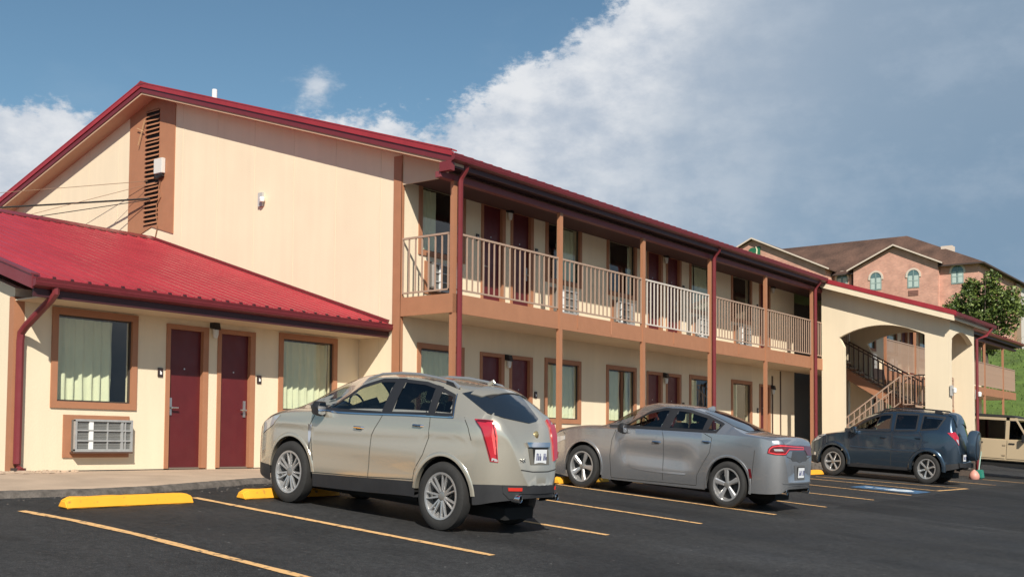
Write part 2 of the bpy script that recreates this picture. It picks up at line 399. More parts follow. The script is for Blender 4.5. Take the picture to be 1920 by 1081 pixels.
# accessible-bay emblem, painted flat on the asphalt
def flat(poly, dz, material, name, parent):
    bm = bmesh.new(); f = bm.faces.new([bm.verts.new((x, y, gz(x, y)+dz)) for x, y in poly]); bmesh.ops.triangulate(bm, faces=[f])
    me = D.meshes.new(name); bm.to_mesh(me); bm.free()
    for p in me.polygons:
        if p.normal.z < 0: p.flip()
    me.materials.append(material); return put(name, me, parent)
ex, ey = 10.25, -4.55
em = flat([(ex-.55, ey-.75), (ex+.55, ey-.75), (ex+.55, ey+.75), (ex-.55, ey+.75)], .006, BLUEP, 'painted_emblem', lot)
circ = lambda cx, cy, r, a0, a1, n=14: [(cx+r*math.cos(a0+(a1-a0)*i/n), cy+r*math.sin(a0+(a1-a0)*i/n)) for i in range(n+1)]
flat(circ(ex-.05, ey+.48, .1, 0, 6.2), .011, WHITEP, 'emblem_figure', em)
flat([(ex-.12, ey+.34), (ex+.02, ey+.34), (ex+.02, ey+.02), (ex+.27, ey+.02), (ex+.36, ey-.38), (ex+.24, ey-.40), (ex+.17, ey-.1), (ex-.12, ey-.1)], .011, WHITEP, 'emblem_figure', em)
flat(circ(ex-.06, ey-.2, .34, 2.2, 6.0)+circ(ex-.06, ey-.2, .25, 6.0, 2.2), .011, WHITEP, 'emblem_figure', em)
# walkway with a broken kerb edge
xs = rng(-60, -14, 12)+rng(-13.5, 24, 300)+rng(25, 46, 40)
mb = MB(); vs = []
for x in xs:
    n1 = noise.noise(Vector((x*2.1, 3, 0)))*.07+noise.noise(Vector((x*7.3, 8, 0)))*.035
    n2 = noise.noise(Vector((x*5.3, 1, 0)))*.02
    ky = kerb_y(x); g = gz(x, ky)
    top = 0 if x > -.9 else (-.045 if x > -9 else -.06)
    yb = 3.0
    kz = (g+.085) if x < -.9 else (g+.085)+(0-g-.085)*min(1, (x+.9)/.4)
    vs += [(x, yb, .0), (x, 2.2, 0.0), (x, ky+.35, kz*.8+n2*.2), (x, ky+.06+n1*.5, kz+n2*.4), (x, ky+n1*.7, kz-.03+n2*.5), (x, ky-.05+n1*1.2, g-.04)]
mb.add(vs, []); n = 6
for i in range(len(xs)-1):
    for j in range(5):
        mb.f.append((i*n+j, i*n+j+1, (i+1)*n+j+1, (i+1)*n+j)); mb.mi.append(0 if j < 3 else 1)
me = mb.mesh('walkway', [CONC, KERBM]); me.polygons.foreach_set('use_smooth', [True]*len(me.polygons)); walk = put('walkway', me, kind='structure')
# small heaps of crumbled concrete by the downspout and along the wall base
cr = MB()
for i in range(60):
    x = -6.9+random.gauss(.1, .35); y = 2.12+random.gauss(0, .07)-abs(random.gauss(0, .06)); r = random.uniform(.012, .045)
    cr.add([(x+r*a*random.uniform(.7, 1.3), y+r*b*random.uniform(.7, 1.3), .0+r*c*.7) for a, b, c in ((-1, -1, -.3), (1, -1, -.3), (1, 1, -.3), (-1, 1, -.3), (-.6, -.6, 1), (.6, -.6, 1), (.6, .6, 1), (-.6, .6, 1))],
           [(0, 3, 2, 1), (4, 5, 6, 7), (0, 1, 5, 4), (1, 2, 6, 5), (2, 3, 7, 6), (3, 0, 4, 7)])
cr.build('concrete_rubble', CONC, kind='stuff')
gr = MB()
for i in range(420):
    x = random.uniform(-12, 14); y = kerb_y(x)-.06-abs(random.gauss(0, .16)); r = random.uniform(.004, .013); z = gz(x, y)
    gr.add([(x+r*a*random.uniform(.7, 1.3), y+r*b*random.uniform(.7, 1.3), z+r*c*.7) for a, b, c in ((-1, -1, -.3), (1, -1, -.3), (1, 1, -.3), (-1, 1, -.3), (-.6, -.6, 1), (.6, -.6, 1), (.6, .6, 1), (-.6, .6, 1))],
           [(0, 3, 2, 1), (4, 5, 6, 7), (0, 1, 5, 4), (1, 2, 6, 5), (2, 3, 7, 6), (3, 0, 4, 7)])
gr.build('kerb_grit', KERBM, kind='stuff')
# wheel stops
def stop_mesh():
    L = 1.72; prof = [(-.10, 0), (-.055, .12), (.055, .12), (.10, 0)]
    mb = MB(); vs = []
    for x, s_ in ((-L/2, .86), (-L/2+.09, 1), (L/2-.09, 1), (L/2, .86)):
        for y, z in prof: vs.append((x, y*(s_ if z else 1), z*(.72 if s_ < 1 else 1)))
    # chamfered ends
    for i in range(3):
        for j in range(4): mb.f.append((i*4+j, i*4+(j+1) % 4, (i+1)*4+(j+1) % 4, (i+1)*4+j)); mb.mi.append(0)
    mb.v = vs; mb.f += [(0, 1, 2, 3), (15, 14, 13, 12)]; mb.mi += [0, 0]
    me = mb.mesh('wheel_stop', YEL)
    bm = bmesh.new(); bm.from_mesh(me); bmesh.ops.bevel(bm, geom=bm.edges[:], offset=.012, segments=2, affect='EDGES')
    bmesh.ops.subdivide_edges(bm, edges=[e for e in bm.edges if e.calc_length() > .5], cuts=24)
    for v in bm.verts:
        k = noise.noise(v.co*9); v.co += Vector((0, k*.007, k*.004 if v.co.z > .02 else 0))
    bm.to_mesh(me); bm.free(); me.polygons.foreach_set('use_smooth', [True]*len(me.polygons)); me.set_sharp_from_angle(angle=.6); return me
SM = stop_mesh()
for i, (x, y, lb) in enumerate([(-7.50, -1.34, 'yellow concrete wheel stop in the empty bay, leftmost in the lot, wholly visible'),
                   (-4.95, -1.30, 'yellow concrete wheel stop half hidden by the front tyre of the beige SUV'),
                   (2.32, -1.30, 'yellow wheel stop in front of the silver sedan, only its end showing'),
                   (13.15, -1.45, 'small visible end of yellow wheel stop before the dark blue SUV')]):
    put('wheel_stop', SM, loc=(x, y, gz(x, y)+.003), rot=(math.atan(.088), 0, 0 if i else .005), label=lb, cat='wheel stop', group='yellow wheel stops along the kerb')
# ================================================================ buildings
SL = .32                                        # roof slope
def rib_panel(w, L, minor=2):
    """metal roofing sheet: width w along x, length L along y (flat), ribs every w/3"""
    p = w/3; prof = []
    for k in range(3):
        a = k*p
        prof += [(a, .0), (a+.012, .020), (a+.042, .020), (a+.055, 0)]
        for q in range(minor):
            c = a+.055+(p-.055)*(q+1)/(minor+1); prof += [(c-.016, 0), (c-.008, .007), (c+.008, .007), (c+.016, 0)]
    prof.append((w, 0))
    mb = MB(); n = len(prof)
    for y in (0, L): mb.v += [(x, y, z+SL*y) for x, z in prof]
    mb.f += [(i, i+1, n+i+1, n+i) for i in range(n-1)]; mb.mi += [0]*(n-1)
    # front edge drop so the sheet reads as metal over the gutter
    mb.v += [(x, -.004, -.02) for x, z in prof]; mb.f += [(i, i+1, 2*n+i+1, 2*n+i) for i in range(n-1)]; mb.mi += [0]*(n-1)
    me = mb.mesh('roof_panel', REDROOF); return me
def roof_panels(parent, x0, x1, y0, z0, L, w=.81):
    me = rib_panel(w, L); n = round((x1-x0)/w); sx = (x1-x0)/(n*w)
    for i in range(n):
        o = put('roof_panel', me, parent, loc=(x0+i*w*sx, y0, z0)); o.scale = (sx*1.0, 1, 1)
def curtain_mesh(x0, x1, z0, z1, y, amp=.03, folds=None, seed=0):
    rnd = random.Random(seed); mb = MB(); k = int((x1-x0)/.018); n = 14
    folds = folds or (x1-x0)/.15; ph = rnd.uniform(0, 6)
    for j in range(n+1):
        z = z0+(z1-z0)*j/n
        for i in range(k+1):
            x = x0+(x1-x0)*i/k; u = (x-x0)*2*math.pi*folds/(x1-x0)+ph
            a = amp*(.45+.55*(1-j/n))*(math.sin(u+.5*math.sin(u*.37)+.25*math.sin(j*.5))+.25*math.sin(2*u+1))
            mb.v.append((x+.006*math.sin(j*.7+i), y+a, z))
    for j in range(n):
        for i in range(k): a = j*(k+1)+i; mb.f.append((a, a+1, a+k+2, a+k+1)); mb.mi.append(0)
    me = mb.mesh('curtain', CURT, fix=False); me.polygons.foreach_set('use_smooth', [True]*len(me.polygons)); return me
def window(parent, x0, x1, z0, z1, y, cur=((0, .8),), trim=.10, seed=0, room=1.0):
    """outer trim rectangle x0..x1, z0..z1 on a wall whose face is at y"""
    t = trim; f = MB()
    f.box(x0, x0+t, y-.025, y+.02, z0, z1).box(x1-t, x1, y-.025, y+.02, z0, z1)
    f.box(x0+t, x1-t, y-.027, y+.02, z0, z0+t).box(x0+t, x1-t, y-.027, y+.02, z1-t, z1)
    w = f.build('window', TAN, parent)
    a, b, c, d = x0+t, x1-t, z0+t, z1-t
    g = MB(); s_ = .022
    g.box(a, a+s_, y+.02, y+.06, c, d).box(b-s_, b, y+.02, y+.06, c, d).box(a, b, y+.021, y+.059, c, c+s_).box(a, b, y+.021, y+.059, d-s_, d)
    g.build('sash', mat('dark_bronze_sash', (.06, .045, .035), .5), w)
    MB().add([(a, y+.04, c), (b, y+.04, c), (b, y+.04, d), (a, y+.04, d)], [(0, 1, 2, 3)]).build('pane', PANE, w)
    for i, (p, q) in enumerate(cur):
        put('curtain', curtain_mesh(a+(b-a)*p+.01, a+(b-a)*q-.005, c+.03, d-.03, y+.14, seed=seed*5+i), w)
    r = MB(); r.box(a-.25, b+.25, y+.10, y+room, c-.25, d+.12)
    r.f = [r.f[i] for i in (0, 1, 3, 4, 5)]; r.mi = r.mi[:5]   # open towards the glass
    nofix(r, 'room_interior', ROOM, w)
    return w
def hole(x0, x1, z0, z1, t=.10): return (x0+t-.004, x1-t+.004, z0+t-.004, z1-t+.004)
HANDLE = None
def door(parent, x0, x1, y, z0, z1, hside='r', t=.075, tr=.11):
    """x0..x1 outer frame; leaf recessed"""
    f = MB(); f.box(x0, x0+t, y-.02, y+.12, z0, z1).box(x1-tr, x1, y-.02, y+.12, z0, z1).box(x0+t, x1-tr, y-.021, y+.12, z1-t, z1)
    d = MB().box(x0+t, x1-tr, y+.055, y+.10, z0+.015, z1-t).build('door', DOORM, parent)
    f.build('door_frame', TAN, d)
    MB().box(x0+t, x1-tr, y+.03, y+.10, z0-.01, z0+.014).build('threshold', mat('threshold_metal', (.30, .25, .2), .5, metal=.6), d)
    hx = x1-tr-.07 if hside == 'r' else x0+t+.06; s_ = -1 if hside == 'r' else 1
    h = MB(); zc = z0+.98
    h.box(hx-.026, hx+.026, y+.038, y+.056, zc-.12, zc+.16)
    h.tube([(hx, y+.04, zc), (hx, y-.01, zc)], .016, 10).tube([(hx, y-.005, zc), (hx+s_*.12, y-.008, zc)], .013, 8)
    h.build('handle', STEEL, d, smooth=True)
    MB().tube([((x0+t+x1-tr)/2, y+.056, z0+1.62), ((x0+t+x1-tr)/2, y+.045, z0+1.62)], .014, 10).build('peephole', STEEL, d)
    return d
def wall_light(parent, x, y, z, fac='y'):
    m_ = MB(); m_.add([(-.07, 0, 0), (.07, 0, 0), (.06, -.13, -.03), (-.06, -.13, -.03), (-.07, 0, .12), (.07, 0, .12), (.055, -.10, .10), (-.055, -.10, .10)],
                      [(0, 3, 2, 1), (4, 5, 6, 7), (0, 1, 5, 4), (1, 2, 6, 5), (2, 3, 7, 6), (3, 0, 4, 7)])
    o = m_.build('wall_light', BLACK, parent, loc=(x, y, z))
    MB().lathe([(-.17, .0), (-.165, .035), (-.10, .05), (-.0, .052), (-.0, 0)], 14, axis='z').build('lamp_glass', mat('frosted_lamp_glass', (.62, .62, .58), .25), o, loc=(0, -.065, 0), smooth=True)
def plaque(parent, x, y, z):
    o = MB().box(x-.045, x+.045, y-.02, y, z-.07, z+.07).build('room_number_plaque', mat('dark_plaque', (.035, .02, .018), .4), parent)
    MB().add([(x-.015, y-.023, z-.035), (x+.022, y-.023, z-.035), (x+.022, y-.023, z+.005), (x-.015, y-.023, z+.03)], [(0, 1, 2, 3)]).build('number_mark', WHITE, o)
def ac_unit(parent, x0, x1, z0, z1, y, gx0, gx1, gz0, gz1, big=False):
    b = MB().box(x0, x1, y-.025, y, z0, z1).build('air_conditioner', TAN, parent)
    g = MB(); Y0, Y1 = y-.15, y-.025
    g.box(gx0, gx1, Y0+.03, Y1, gz0, gz1); g.build('unit_body', ACIN, b)
    f = MB(); t = .022
    f.box(gx0-.01, gx0+t, Y0, Y0+.05, gz0, gz1).box(gx1-t, gx1+.01, Y0, Y0+.05, gz0, gz1)
    f.box(gx0-.01, gx1+.01, Y0-.002, Y0+.05, gz1-t, gz1+.01).box(gx0-.01, gx1+.01, Y0-.002, Y0+.05, gz0-.01, gz0+t*1.3)
    for k in (1, 2): z = gz0+(gz1-gz0)*k/3; f.box(gx0, gx1, Y0+.004, Y0+.03, z-.011, z+.011)
    f.build('grille_frame', ACG, b)
    W = gx1-gx0
    for u in (.27, .56, .82, .88): 
        wd = .034 if u == .27 else (.02 if u == .82 else .009)
        MB().box(gx0+W*u-wd, gx0+W*u+wd, Y0+.008, Y0+.03, gz0+t, gz1-t).build('grille_bar', WHITE if u in (.27,) else ACG, b)
    if big:
        for k in range(18):
            z = gz0+.03+(gz1-gz0-.06)*k/17; MB().box(gx0+.02, gx1-.02, Y0+.026, Y0+.034, z-.002, z+.002).build('fin', ACG, b)
    MB().box(gx0-.02, gx1+.01, Y0-.01, Y1, gz0-.035, gz0-.012).build('drip_tray', mat('rust_brown_tray', (.09, .045, .03), .7), b)

# ---------------------------------------------------------------- low wing
YL = 2.30; XW = -6.947; RY = 8.93
wing = thing('motel_wing', 'single-storey cream motel wing with red metal roof and two maroon doors', 'motel wing', (-3.5, YL, 0))
WT = thing  # alias kept short
Lp = wing
def loc0(o):
    """children are modelled in world coordinates: cancel the parent's own location"""
    for c in o.children: c.matrix_parent_inverse = Matrix.Translation(-Vector(o.location))
W1 = (-6.372, -4.922, .935, 2.415); W2 = (-2.02, -.588, .935, 2.405)
D1 = (-4.385, -3.555, .02, 2.350); D2 = (-3.365, -2.556, .02, 2.355)
dh = lambda d: (d[0]+.005, d[1]-.005, -.2, d[3]-.005)
w = wall_rect(XW, -.003, -.05, 2.62, YL, .14, [hole(*W1), hole(*W2), dh(D1), dh(D2)])
w.box(XW, XW+.14, YL+.14, 16.0, -.05, 2.62)
w.prism([(YL, 2.62), (RY, 2.62+SL*(RY-YL)), (2*RY-YL, 2.62)], 0, XW, XW+.14)
nofix(w, 'wall', CREAM, Lp)
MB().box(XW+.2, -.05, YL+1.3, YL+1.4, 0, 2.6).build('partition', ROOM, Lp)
window(Lp, *W1[:2], *W1[2:], YL, cur=((0, .80),), seed=1); window(Lp, *W2[:2], *W2[2:], YL, cur=((0, .55), (.52, 1)), seed=2)
door(Lp, *D1[:2], YL, *D1[2:], hside='l'); door(Lp, *D2[:2], YL, *D2[2:], hside='r')
plaque(Lp, -4.49, YL, 1.555); plaque(Lp, -2.46, YL, 1.545); wall_light(Lp, -3.46, YL, 2.35)
ac_unit(Lp, -6.157, -5.045, .205, .838, YL, -6.03, -5.075, .30, .765, big=True)
MB().box(XW-.012, -6.803, YL-.012, YL, .0, 2.5).box(XW-.013, XW, YL, YL+.12, .0, 2.5).build('corner_board', TAN, Lp)
# eave of the wing
EY, EZ = 1.52, 2.70
roof_panels(Lp, -7.14, -.01, EY-.02, EZ, 7.50, .81)
b = MB(); RL = RY-EY
b.prism([(EY, EZ-.03), (RY, EZ-.03+SL*RL), (RY, EZ-.10+SL*RL), (EY, EZ-.10)], 0, -7.10, -.01)
b.prism([(2*RY-EY, EZ-.0), (RY, EZ+SL*RL), (RY, EZ-.10+SL*RL), (2*RY-EY, EZ-.10)], 0, -7.14, -.01)
b.build('roof_deck', REDROOF, Lp)
MB().box(XW, -.01, EY+.03, YL, 2.44, 2.46).build('soffit', SOFFIT, Lp)
MB().box(-7.12, -.01, EY+.0, EY+.03, 2.43, 2.60).build('fascia', GUTD, Lp)
re_ = MB().add([(-.03, -.006, .0), (.03, -.006, .0), (.018, -.006, .03), (-.018, -.006, .03), (-.03, .03, .01), (.03, .03, .01), (.018, .03, .035), (-.018, .03, .035)], [(0, 1, 2, 3), (3, 2, 6, 7), (0, 3, 7, 4), (1, 5, 6, 2)]).mesh('rib_end', GUTD)
rg_ = MB().box(-.065, .065, -.012, .0, .005, .028).mesh('ridge_gap', GUTD)
for i in range(26):
    x = -7.14+.035+i*.2742
    put('rib_end', re_, Lp, loc=(x, EY-.022, EZ-.004)); put('ridge_gap', rg_, Lp, loc=(x+.13, RY-.205, EZ+SL*(RY-EY-.205)+.006))
MB().box(XW+.0, D1[0], YL-.006, YL-.001, -.02, .014).box(D2[1], -.02, YL-.006, YL-.001, -.02, .014).build('wall_base_shadow', DARK, Lp)  # dark strip paints the shadowed gap line along the wall foot
def gutter_prof(y, z, s=1): return [(y, z), (y-.02, z), (y-.11*s, z+.03), (y-.125*s, z+.075), (y-.112*s, z+.085), (y-.125*s, z+.135), (y-.105*s, z+.135), (y-.105*s, z+.12), (y, z+.12)]
g = MB().prism(gutter_prof(EY, 2.545), 0, -7.16, -.02); g.build('gutter', GUTTER, Lp)
r = MB()   # rake boards at the left end
for k in (0, 1):
    a = lambda y: y if k == 0 else 2*RY-y
    r.prism([(a(EY-.03), EZ-.17), (a(RY), EZ-.17+SL*RL), (a(RY), EZ+.035+SL*RL), (a(EY-.03), EZ+.025)], 0, -7.165, -7.14)
    r.prism([(a(EY-.03), EZ+.02), (a(RY), EZ+.02+SL*RL), (a(RY), EZ+.045+SL*RL), (a(EY-.03), EZ+.045)], 0, -7.18, -7.05)
r.build('rake_board', REDTRIM, Lp)
cp = MB(); cp.prism([(RY-.20, EZ+.04+SL*(RL-.2)), (RY, EZ+.075+SL*RL), (RY+.2, EZ+.04+SL*(RL-.2)), (RY+.2, EZ+.02+SL*(RL-.2)), (RY, EZ+.055+SL*RL), (RY-.2, EZ+.02+SL*(RL-.2))], 0, -7.18, -.01)
cp.build('ridge_cap', REDTRIM, Lp)
f_ = MB()   # flashing against the tall gable
f_.beam((-.03, EY, EZ+.05), (-.03, RY, EZ+.05+SL*RL), .07, .05); f_.build('flashing', REDTRIM, Lp)
# downspout with its offset elbow
dp = MB(); dp.tube([(-6.823, 1.47, 2.58), (-6.823, 1.47, 2.50), (-6.835, 1.55, 2.42), (-6.875, 2.10, 2.08), (-6.885, 2.22, 1.98), (-6.887, 2.235, 1.85), (-6.887, 2.235, .12), (-6.885, 2.20, .05), (-6.88, 2.12, .015)], .055, 8)
dp.build('downspout', REDTRIM, Lp, smooth=True)
MB().box(-6.96, -6.80, 2.14, 2.27, 0, .06).build('downspout_shoe', mat('dark_rusty_metal', (.05, .035, .03), .7), Lp)
loc0(wing)

# ---------------------------------------------------------------- two-storey block
S = 3.4; YW = 1.2325; XE = 42.0; RX0, RX1 = -.368, 43.7
big = thing('motel_building', 'long two-storey cream motel block with maroon doors, tan posts and a railed upper balcony', 'motel', (8, YW, 0)); Bp = big
def lo_hi(y): return not 8.1 < y < 9.9
def ztop(y): return 5.615+SL*((y if y < RY else 2*RY-y)+.268)
wins = []; doors = []
for b_ in range(6):
    o = b_*6.8
    for fl in (0, 3.13):
        if 17.5 < o+.48 < 17.9: pass
        wins += [(o+.47, o+1.88, .93+fl, 2.375+fl)]
        doors += [(o+2.40, o+3.22, .0+fl, 2.335+fl), (o+3.41, o+4.24, .0+fl, 2.335+fl)]
        wins += [(o+4.70, o+6.16, .93+fl, 2.37+fl)]
wins = [q for q in wins if q[1] < 41.8 and not 17.6 < (q[0]+q[1])/2 < 24.2]
doors = [q for q in doors if q[1] < 41.8 and not 17.6 < (q[0]+q[1])/2 < 24.2]
# bay nearest the canopy is plainer: keep its first window and door only
wins = [q for q in wins if not 16.3 < q[0] < 17.6]; doors = [q for q in doors if not 16.3 < q[0] < 17.6]
w = wall_rect(.16, 18.7, -.05, 5.62, YW, .16, [hole(*q) for q in wins if q[1] < 18.7]+[(q[0]+.005, q[1]-.005, q[2]-.2 if q[2] < 1 else q[2]-.0, q[3]-.005) for q in doors if q[1] < 18.7])
wall_rect(23.6, XE, -.05, 5.62, YW, .16, [hole(*q) for q in wins if q[0] > 23.6]+[(q[0]+.005, q[1]-.005, q[2]-.2 if q[2] < 1 else q[2], q[3]-.005) for q in doors if q[0] > 23.6], w)
w.box(18.6, 18.76, YW+.16, 8, -.05, 5.62).box(23.6, 23.76, YW+.16, 8, -.05, 5.62).box(18.76, 23.6, 5.5, 5.66, -.05, 5.62)
w.box(XE-.16, XE, YW+.16, 16.4, -.05, 5.62)
nofix(w, 'wall', CREAM, Bp)
# tall gable wall with its joints
g = MB(); g.prism([(YW, -.05), (YW, ztop(YW)-.13), (RY, ztop(RY)-.13), (2*RY-YW, ztop(YW)-.13), (2*RY-YW, -.05)], 0, 0, .16)
g.build('gable_wall', CREAM, Bp)
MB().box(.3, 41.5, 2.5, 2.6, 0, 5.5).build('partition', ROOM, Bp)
for i, q in enumerate(wins):
    up = q[2] > 2; r_ = random.Random(i*3+1)
    sty = [((0, .75),), ((0, .3), (.32, .97)), ((0, 1.),), ((.0, .5),), ((0, .38), (.62, 1))][[2, 0, 4, 1, 2, 3, 0, 1, 1, 0][i] if i < 10 else i % 5]
    if abs(q[0]-.47) < .1: sty = ((0, .48),) if up else ((0, 1.),)
    if abs(q[0]-4.70) < .1: sty = ((.42, .98),) if up else ((0, 1.),)
    if abs(q[0]-7.27) < .1: sty = ((0, .22), (.9, 1)) if up else ((0, .36), (.33, .62), (.80, .98))
    if abs(q[0]-14.07) < .1: sty = ((0, .12),) if up else ((0, .5),)
    window(Bp, *q, YW, cur=sty, seed=10+i)
    if q[0] < 30 and (up or q[0] < 9): ac_unit(Bp, q[0]+.18, q[1]-.30, q[2]-.73, q[2]-.10, YW, q[0]+.30, q[1]-.32, q[2]-.66, q[2]-.14)
for i, q in enumerate(doors):
    door(Bp, q[0], q[1], YW, q[2], q[3], hside='l' if i % 2 == 0 else 'r')
seen = sorted({(round(q[0], 2), q[2]) for q in doors})
for x, z in seen:
    if abs((x-2.40)-6.8*round((x-2.40)/6.8)) < .1: plaque(Bp, x-.12, YW, z+1.53); wall_light(Bp, x+.915, YW, z+2.22)
    else: plaque(Bp, x+.95, YW, z+1.53)
jm = mat('wall_joint_shade', (.69, .58, .415), .9)
for k in range(12):
    yj = YW+.55+k*1.22
    if lo_hi(yj): MB().box(-.0035, 0, yj-.006, yj+.006, 0, ztop(yj)-.14).build('panel_joint', jm, Bp)
# corner boards
MB().box(-.018, 0, YW-.012, YW+.20, .0, 5.86).box(-.018, .05, YW-.018, YW, .0, 5.7).build('corner_board', TAN, Bp)
MB().box(17.55, 17.62, YW-.018, YW, 0, 2.8).box(16.92, 17.0, YW-.02, YW, 0, 2.62).build('wall_board', mat('dark_brown_board', (.09, .05, .035), .6), Bp)
# balcony: slab, fascia, soffit, beam
BX1 = 43.4
MB().box(.0, BX1, .03, YW-.002, 2.98, 3.13).build('balcony_slab', CONC, Bp)
MB().box(-.03, BX1, -.03, 0, 2.817, 3.165).build('balcony_fascia', TAN, Bp)
MB().box(-.03, -.0, .0, YW-.02, 2.817, 3.165).build('balcony_fascia', TAN, Bp)
MB().box(.0, BX1, .002, YW-.002, 2.83, 2.85).build('balcony_soffit', SOFFIT, Bp)
MB().box(RX0, RX1-.2, -.03, .10, 5.215, 5.32).build('eave_beam', mat('maroon_beam_paint', (.20, .045, .05), .5), Bp)
MB().box(.02, RX1, .0, YW, 5.38, 5.40).box(.02, RX1, -.24, .0, 5.40, 5.42).build('soffit', mat('soffit_maroon', (.07, .03, .03), .8), Bp)
MB().prism([(.10, 5.30), (.10, 5.30+SL*.3+.12), (YW, ztop(YW)-.16), (YW, 5.30)], 0, .0, .02).build('end_panel', SOFFIT, Bp)
# posts
pm = MB().box(0, .105, -.05, .03, 0, 5.215).mesh('post', TAN)
cap = MB().box(-.012, .117, -.06, .04, 5.16, 5.2).mesh('post_cap', TAN)
for i in range(13):
    x = i*S
    if 18 < x < 21 or 21 < x < 24: 
        if x < 21: continue
    put('post', pm, Bp, loc=(x, .0 if i else .02, 0))
# railings: each bay a part, every baluster its own piece
def railing(parent, x0, x1, y, z0, z1, material, axis='x', y1=None, step=.163, bw=.0115):
    L = (x1-x0) if axis == 'x' else (y1-y)
    if axis == 'x': r_ = MB().box(x0, x1, y-.02, y+.02, z1-.035, z1).box(x0, x1, y-.017, y+.017, z0, z0+.03)
    else: r_ = MB().box(x0-.02, x0+.02, y, y1, z1-.035, z1).box(x0-.017, x0+.017, y, y1, z0, z0+.03)
    (r_.box(x0, x0+.02, y-.015, y+.015, z0, z1-.02).box(x1-.02, x1, y-.015, y+.015, z0, z1-.02) if axis == 'x' else r_.box(x0-.015, x0+.015, y, y+.02, z0, z1-.02).box(x0-.015, x0+.015, y1-.02, y1, z0, z1-.02))
    R_ = r_.build('railing', material, parent)
    key = 'baluster_%s_%g' % (material.name, bw)
    me = D.meshes.get(key) or MB().box(-bw, bw, -.0115, .0115, z0+.03, z1-.035).mesh(key, material)
    n = round(L/step)
    for i in range(1, n):
        t = L*i/n; put('baluster', me, R_, loc=((x0+t, y, 0) if axis == 'x' else (x0, y+t, 0)))
for i in range(13):
    x0 = i*S+.105; x1 = (i+1)*S
    if x0 > 42.5: continue
    far = i > 5
    if 17.2 < x0 < 20: x1 = 18.9
    elif 20 < x0 < 23: continue
    if i == 12: x1 = 43.3
    railing(Bp, x0, min(x1, 43.4), .0, 3.235, 4.29, PALE if i == 2 else TANL, step=.125 if i > 5 else .163, bw=.018 if i > 5 else .0115)
railing(Bp, .02, 0, .09, 3.235, 4.29, TANL, axis='y', y1=YW-.02)
railing(Bp, 43.36, 0, .09, 3.235, 4.29, TANL, axis='y', y1=YW+.6)
MB().tube([(5.44, -.035, 3.15), (5.44, -.035, 2.86)], .012, 6).build('drain_stub', TAN, Bp)
for x in (4.1, 8.3, 10.6+1.3, 14.9): MB().box(x-.012, x+.012, -.045, -.03, 2.88, 3.18).build('bracket_strap', TAN, Bp)
# roof
RLn = RY+.268
roof_panels(Bp, RX0, 17.55, -.285, 5.615, RLn+.02, .85)
roof_panels(Bp, 21.95, RX1, -.285, 5.615, RLn+.02, .85)
b = MB(); b.prism([(-.26, 5.57), (RY, 5.57+SL*(RY+.26)), (2*RY+.26, 5.57), (2*RY+.26, 5.45), (RY, 5.45+SL*(RY+.26)), (-.26, 5.45)], 0, RX0+.03, RX1)
b.prism([(2*RY+.28, 5.615), (RY, 5.62+SL*(RY+.268)), (RY, 5.57+SL*(RY+.268)), (2*RY+.28, 5.57)], 0, RX0, RX1)
b.build('roof_deck', mat('roof_underside', (.20, .12, .10), .8), Bp)
for k in (0, 1):
    a = (lambda y: y) if k == 0 else (lambda y: 2*RY-y)
    q = MB(); q.prism([(a(-.29), 5.44), (a(RY), 5.44+SL*(RY+.29)), (a(RY), 5.585+SL*(RY+.29)), (a(-.29), 5.585)], 0, RX0-.022, RX0+.0)
    q.build('rake_board', GUTTER, Bp)
    q = MB(); q.prism([(a(-.30), 5.55), (a(RY), 5.55+SL*(RY+.30)), (a(RY), 5.67+SL*(RY+.30)), (a(-.30), 5.67)], 0, RX0-.045, RX0-.022)
    q.prism([(a(-.30), 5.645), (a(RY), 5.645+SL*(RY+.30)), (a(RY), 5.672+SL*(RY+.30)), (a(-.30), 5.672)], 0, RX0-.052, RX0+.12)
    q.build('rake_trim', REDROOF, Bp)
    q = MB(); q.prism([(a(-.26), 5.40), (a(RY), 5.40+SL*(RY+.26)), (a(RY), 5.45+SL*(RY+.26)), (a(-.26), 5.45)], 0, RX0+.0, .0)
    q.build('rake_soffit', mat('rake_soffit_paint', (.50, .33, .22), .7), Bp)
MB().prism([(RY-.22, 5.67+SL*(RY+.05)), (RY, 5.70+SL*(RY+.27)), (RY+.22, 5.67+SL*(RY+.05))], 0, RX0-.05, RX1).build('ridge_cap', REDTRIM, Bp)
for a, b_ in ((RX0-.02, 17.5), (22.0, RX1+.02)):
    MB().prism(gutter_prof(-.26, 5.455, .9), 0, a, b_).build('gutter', GUTTER, Bp)
    MB().box(a, b_, -.255, -.235, 5.37, 5.47).build('fascia', GUTD, Bp)
MB().box(RX0-.03, RX0+.08, -.28, -.02, 5.30, 5.47).build('eave_return', REDTRIM, Bp)
for i, x in enumerate((.085, 10.27, 17.08)):
    q = MB(); q.tube([(x, -.27, 5.47), (x, -.25, 5.40), (x, -.15, 5.28), (x, -.12, 5.2), (x, -.12, .12), (x, -.17, .05)], .05, 8)
    q.build('downspout', REDTRIM, Bp, smooth=True)
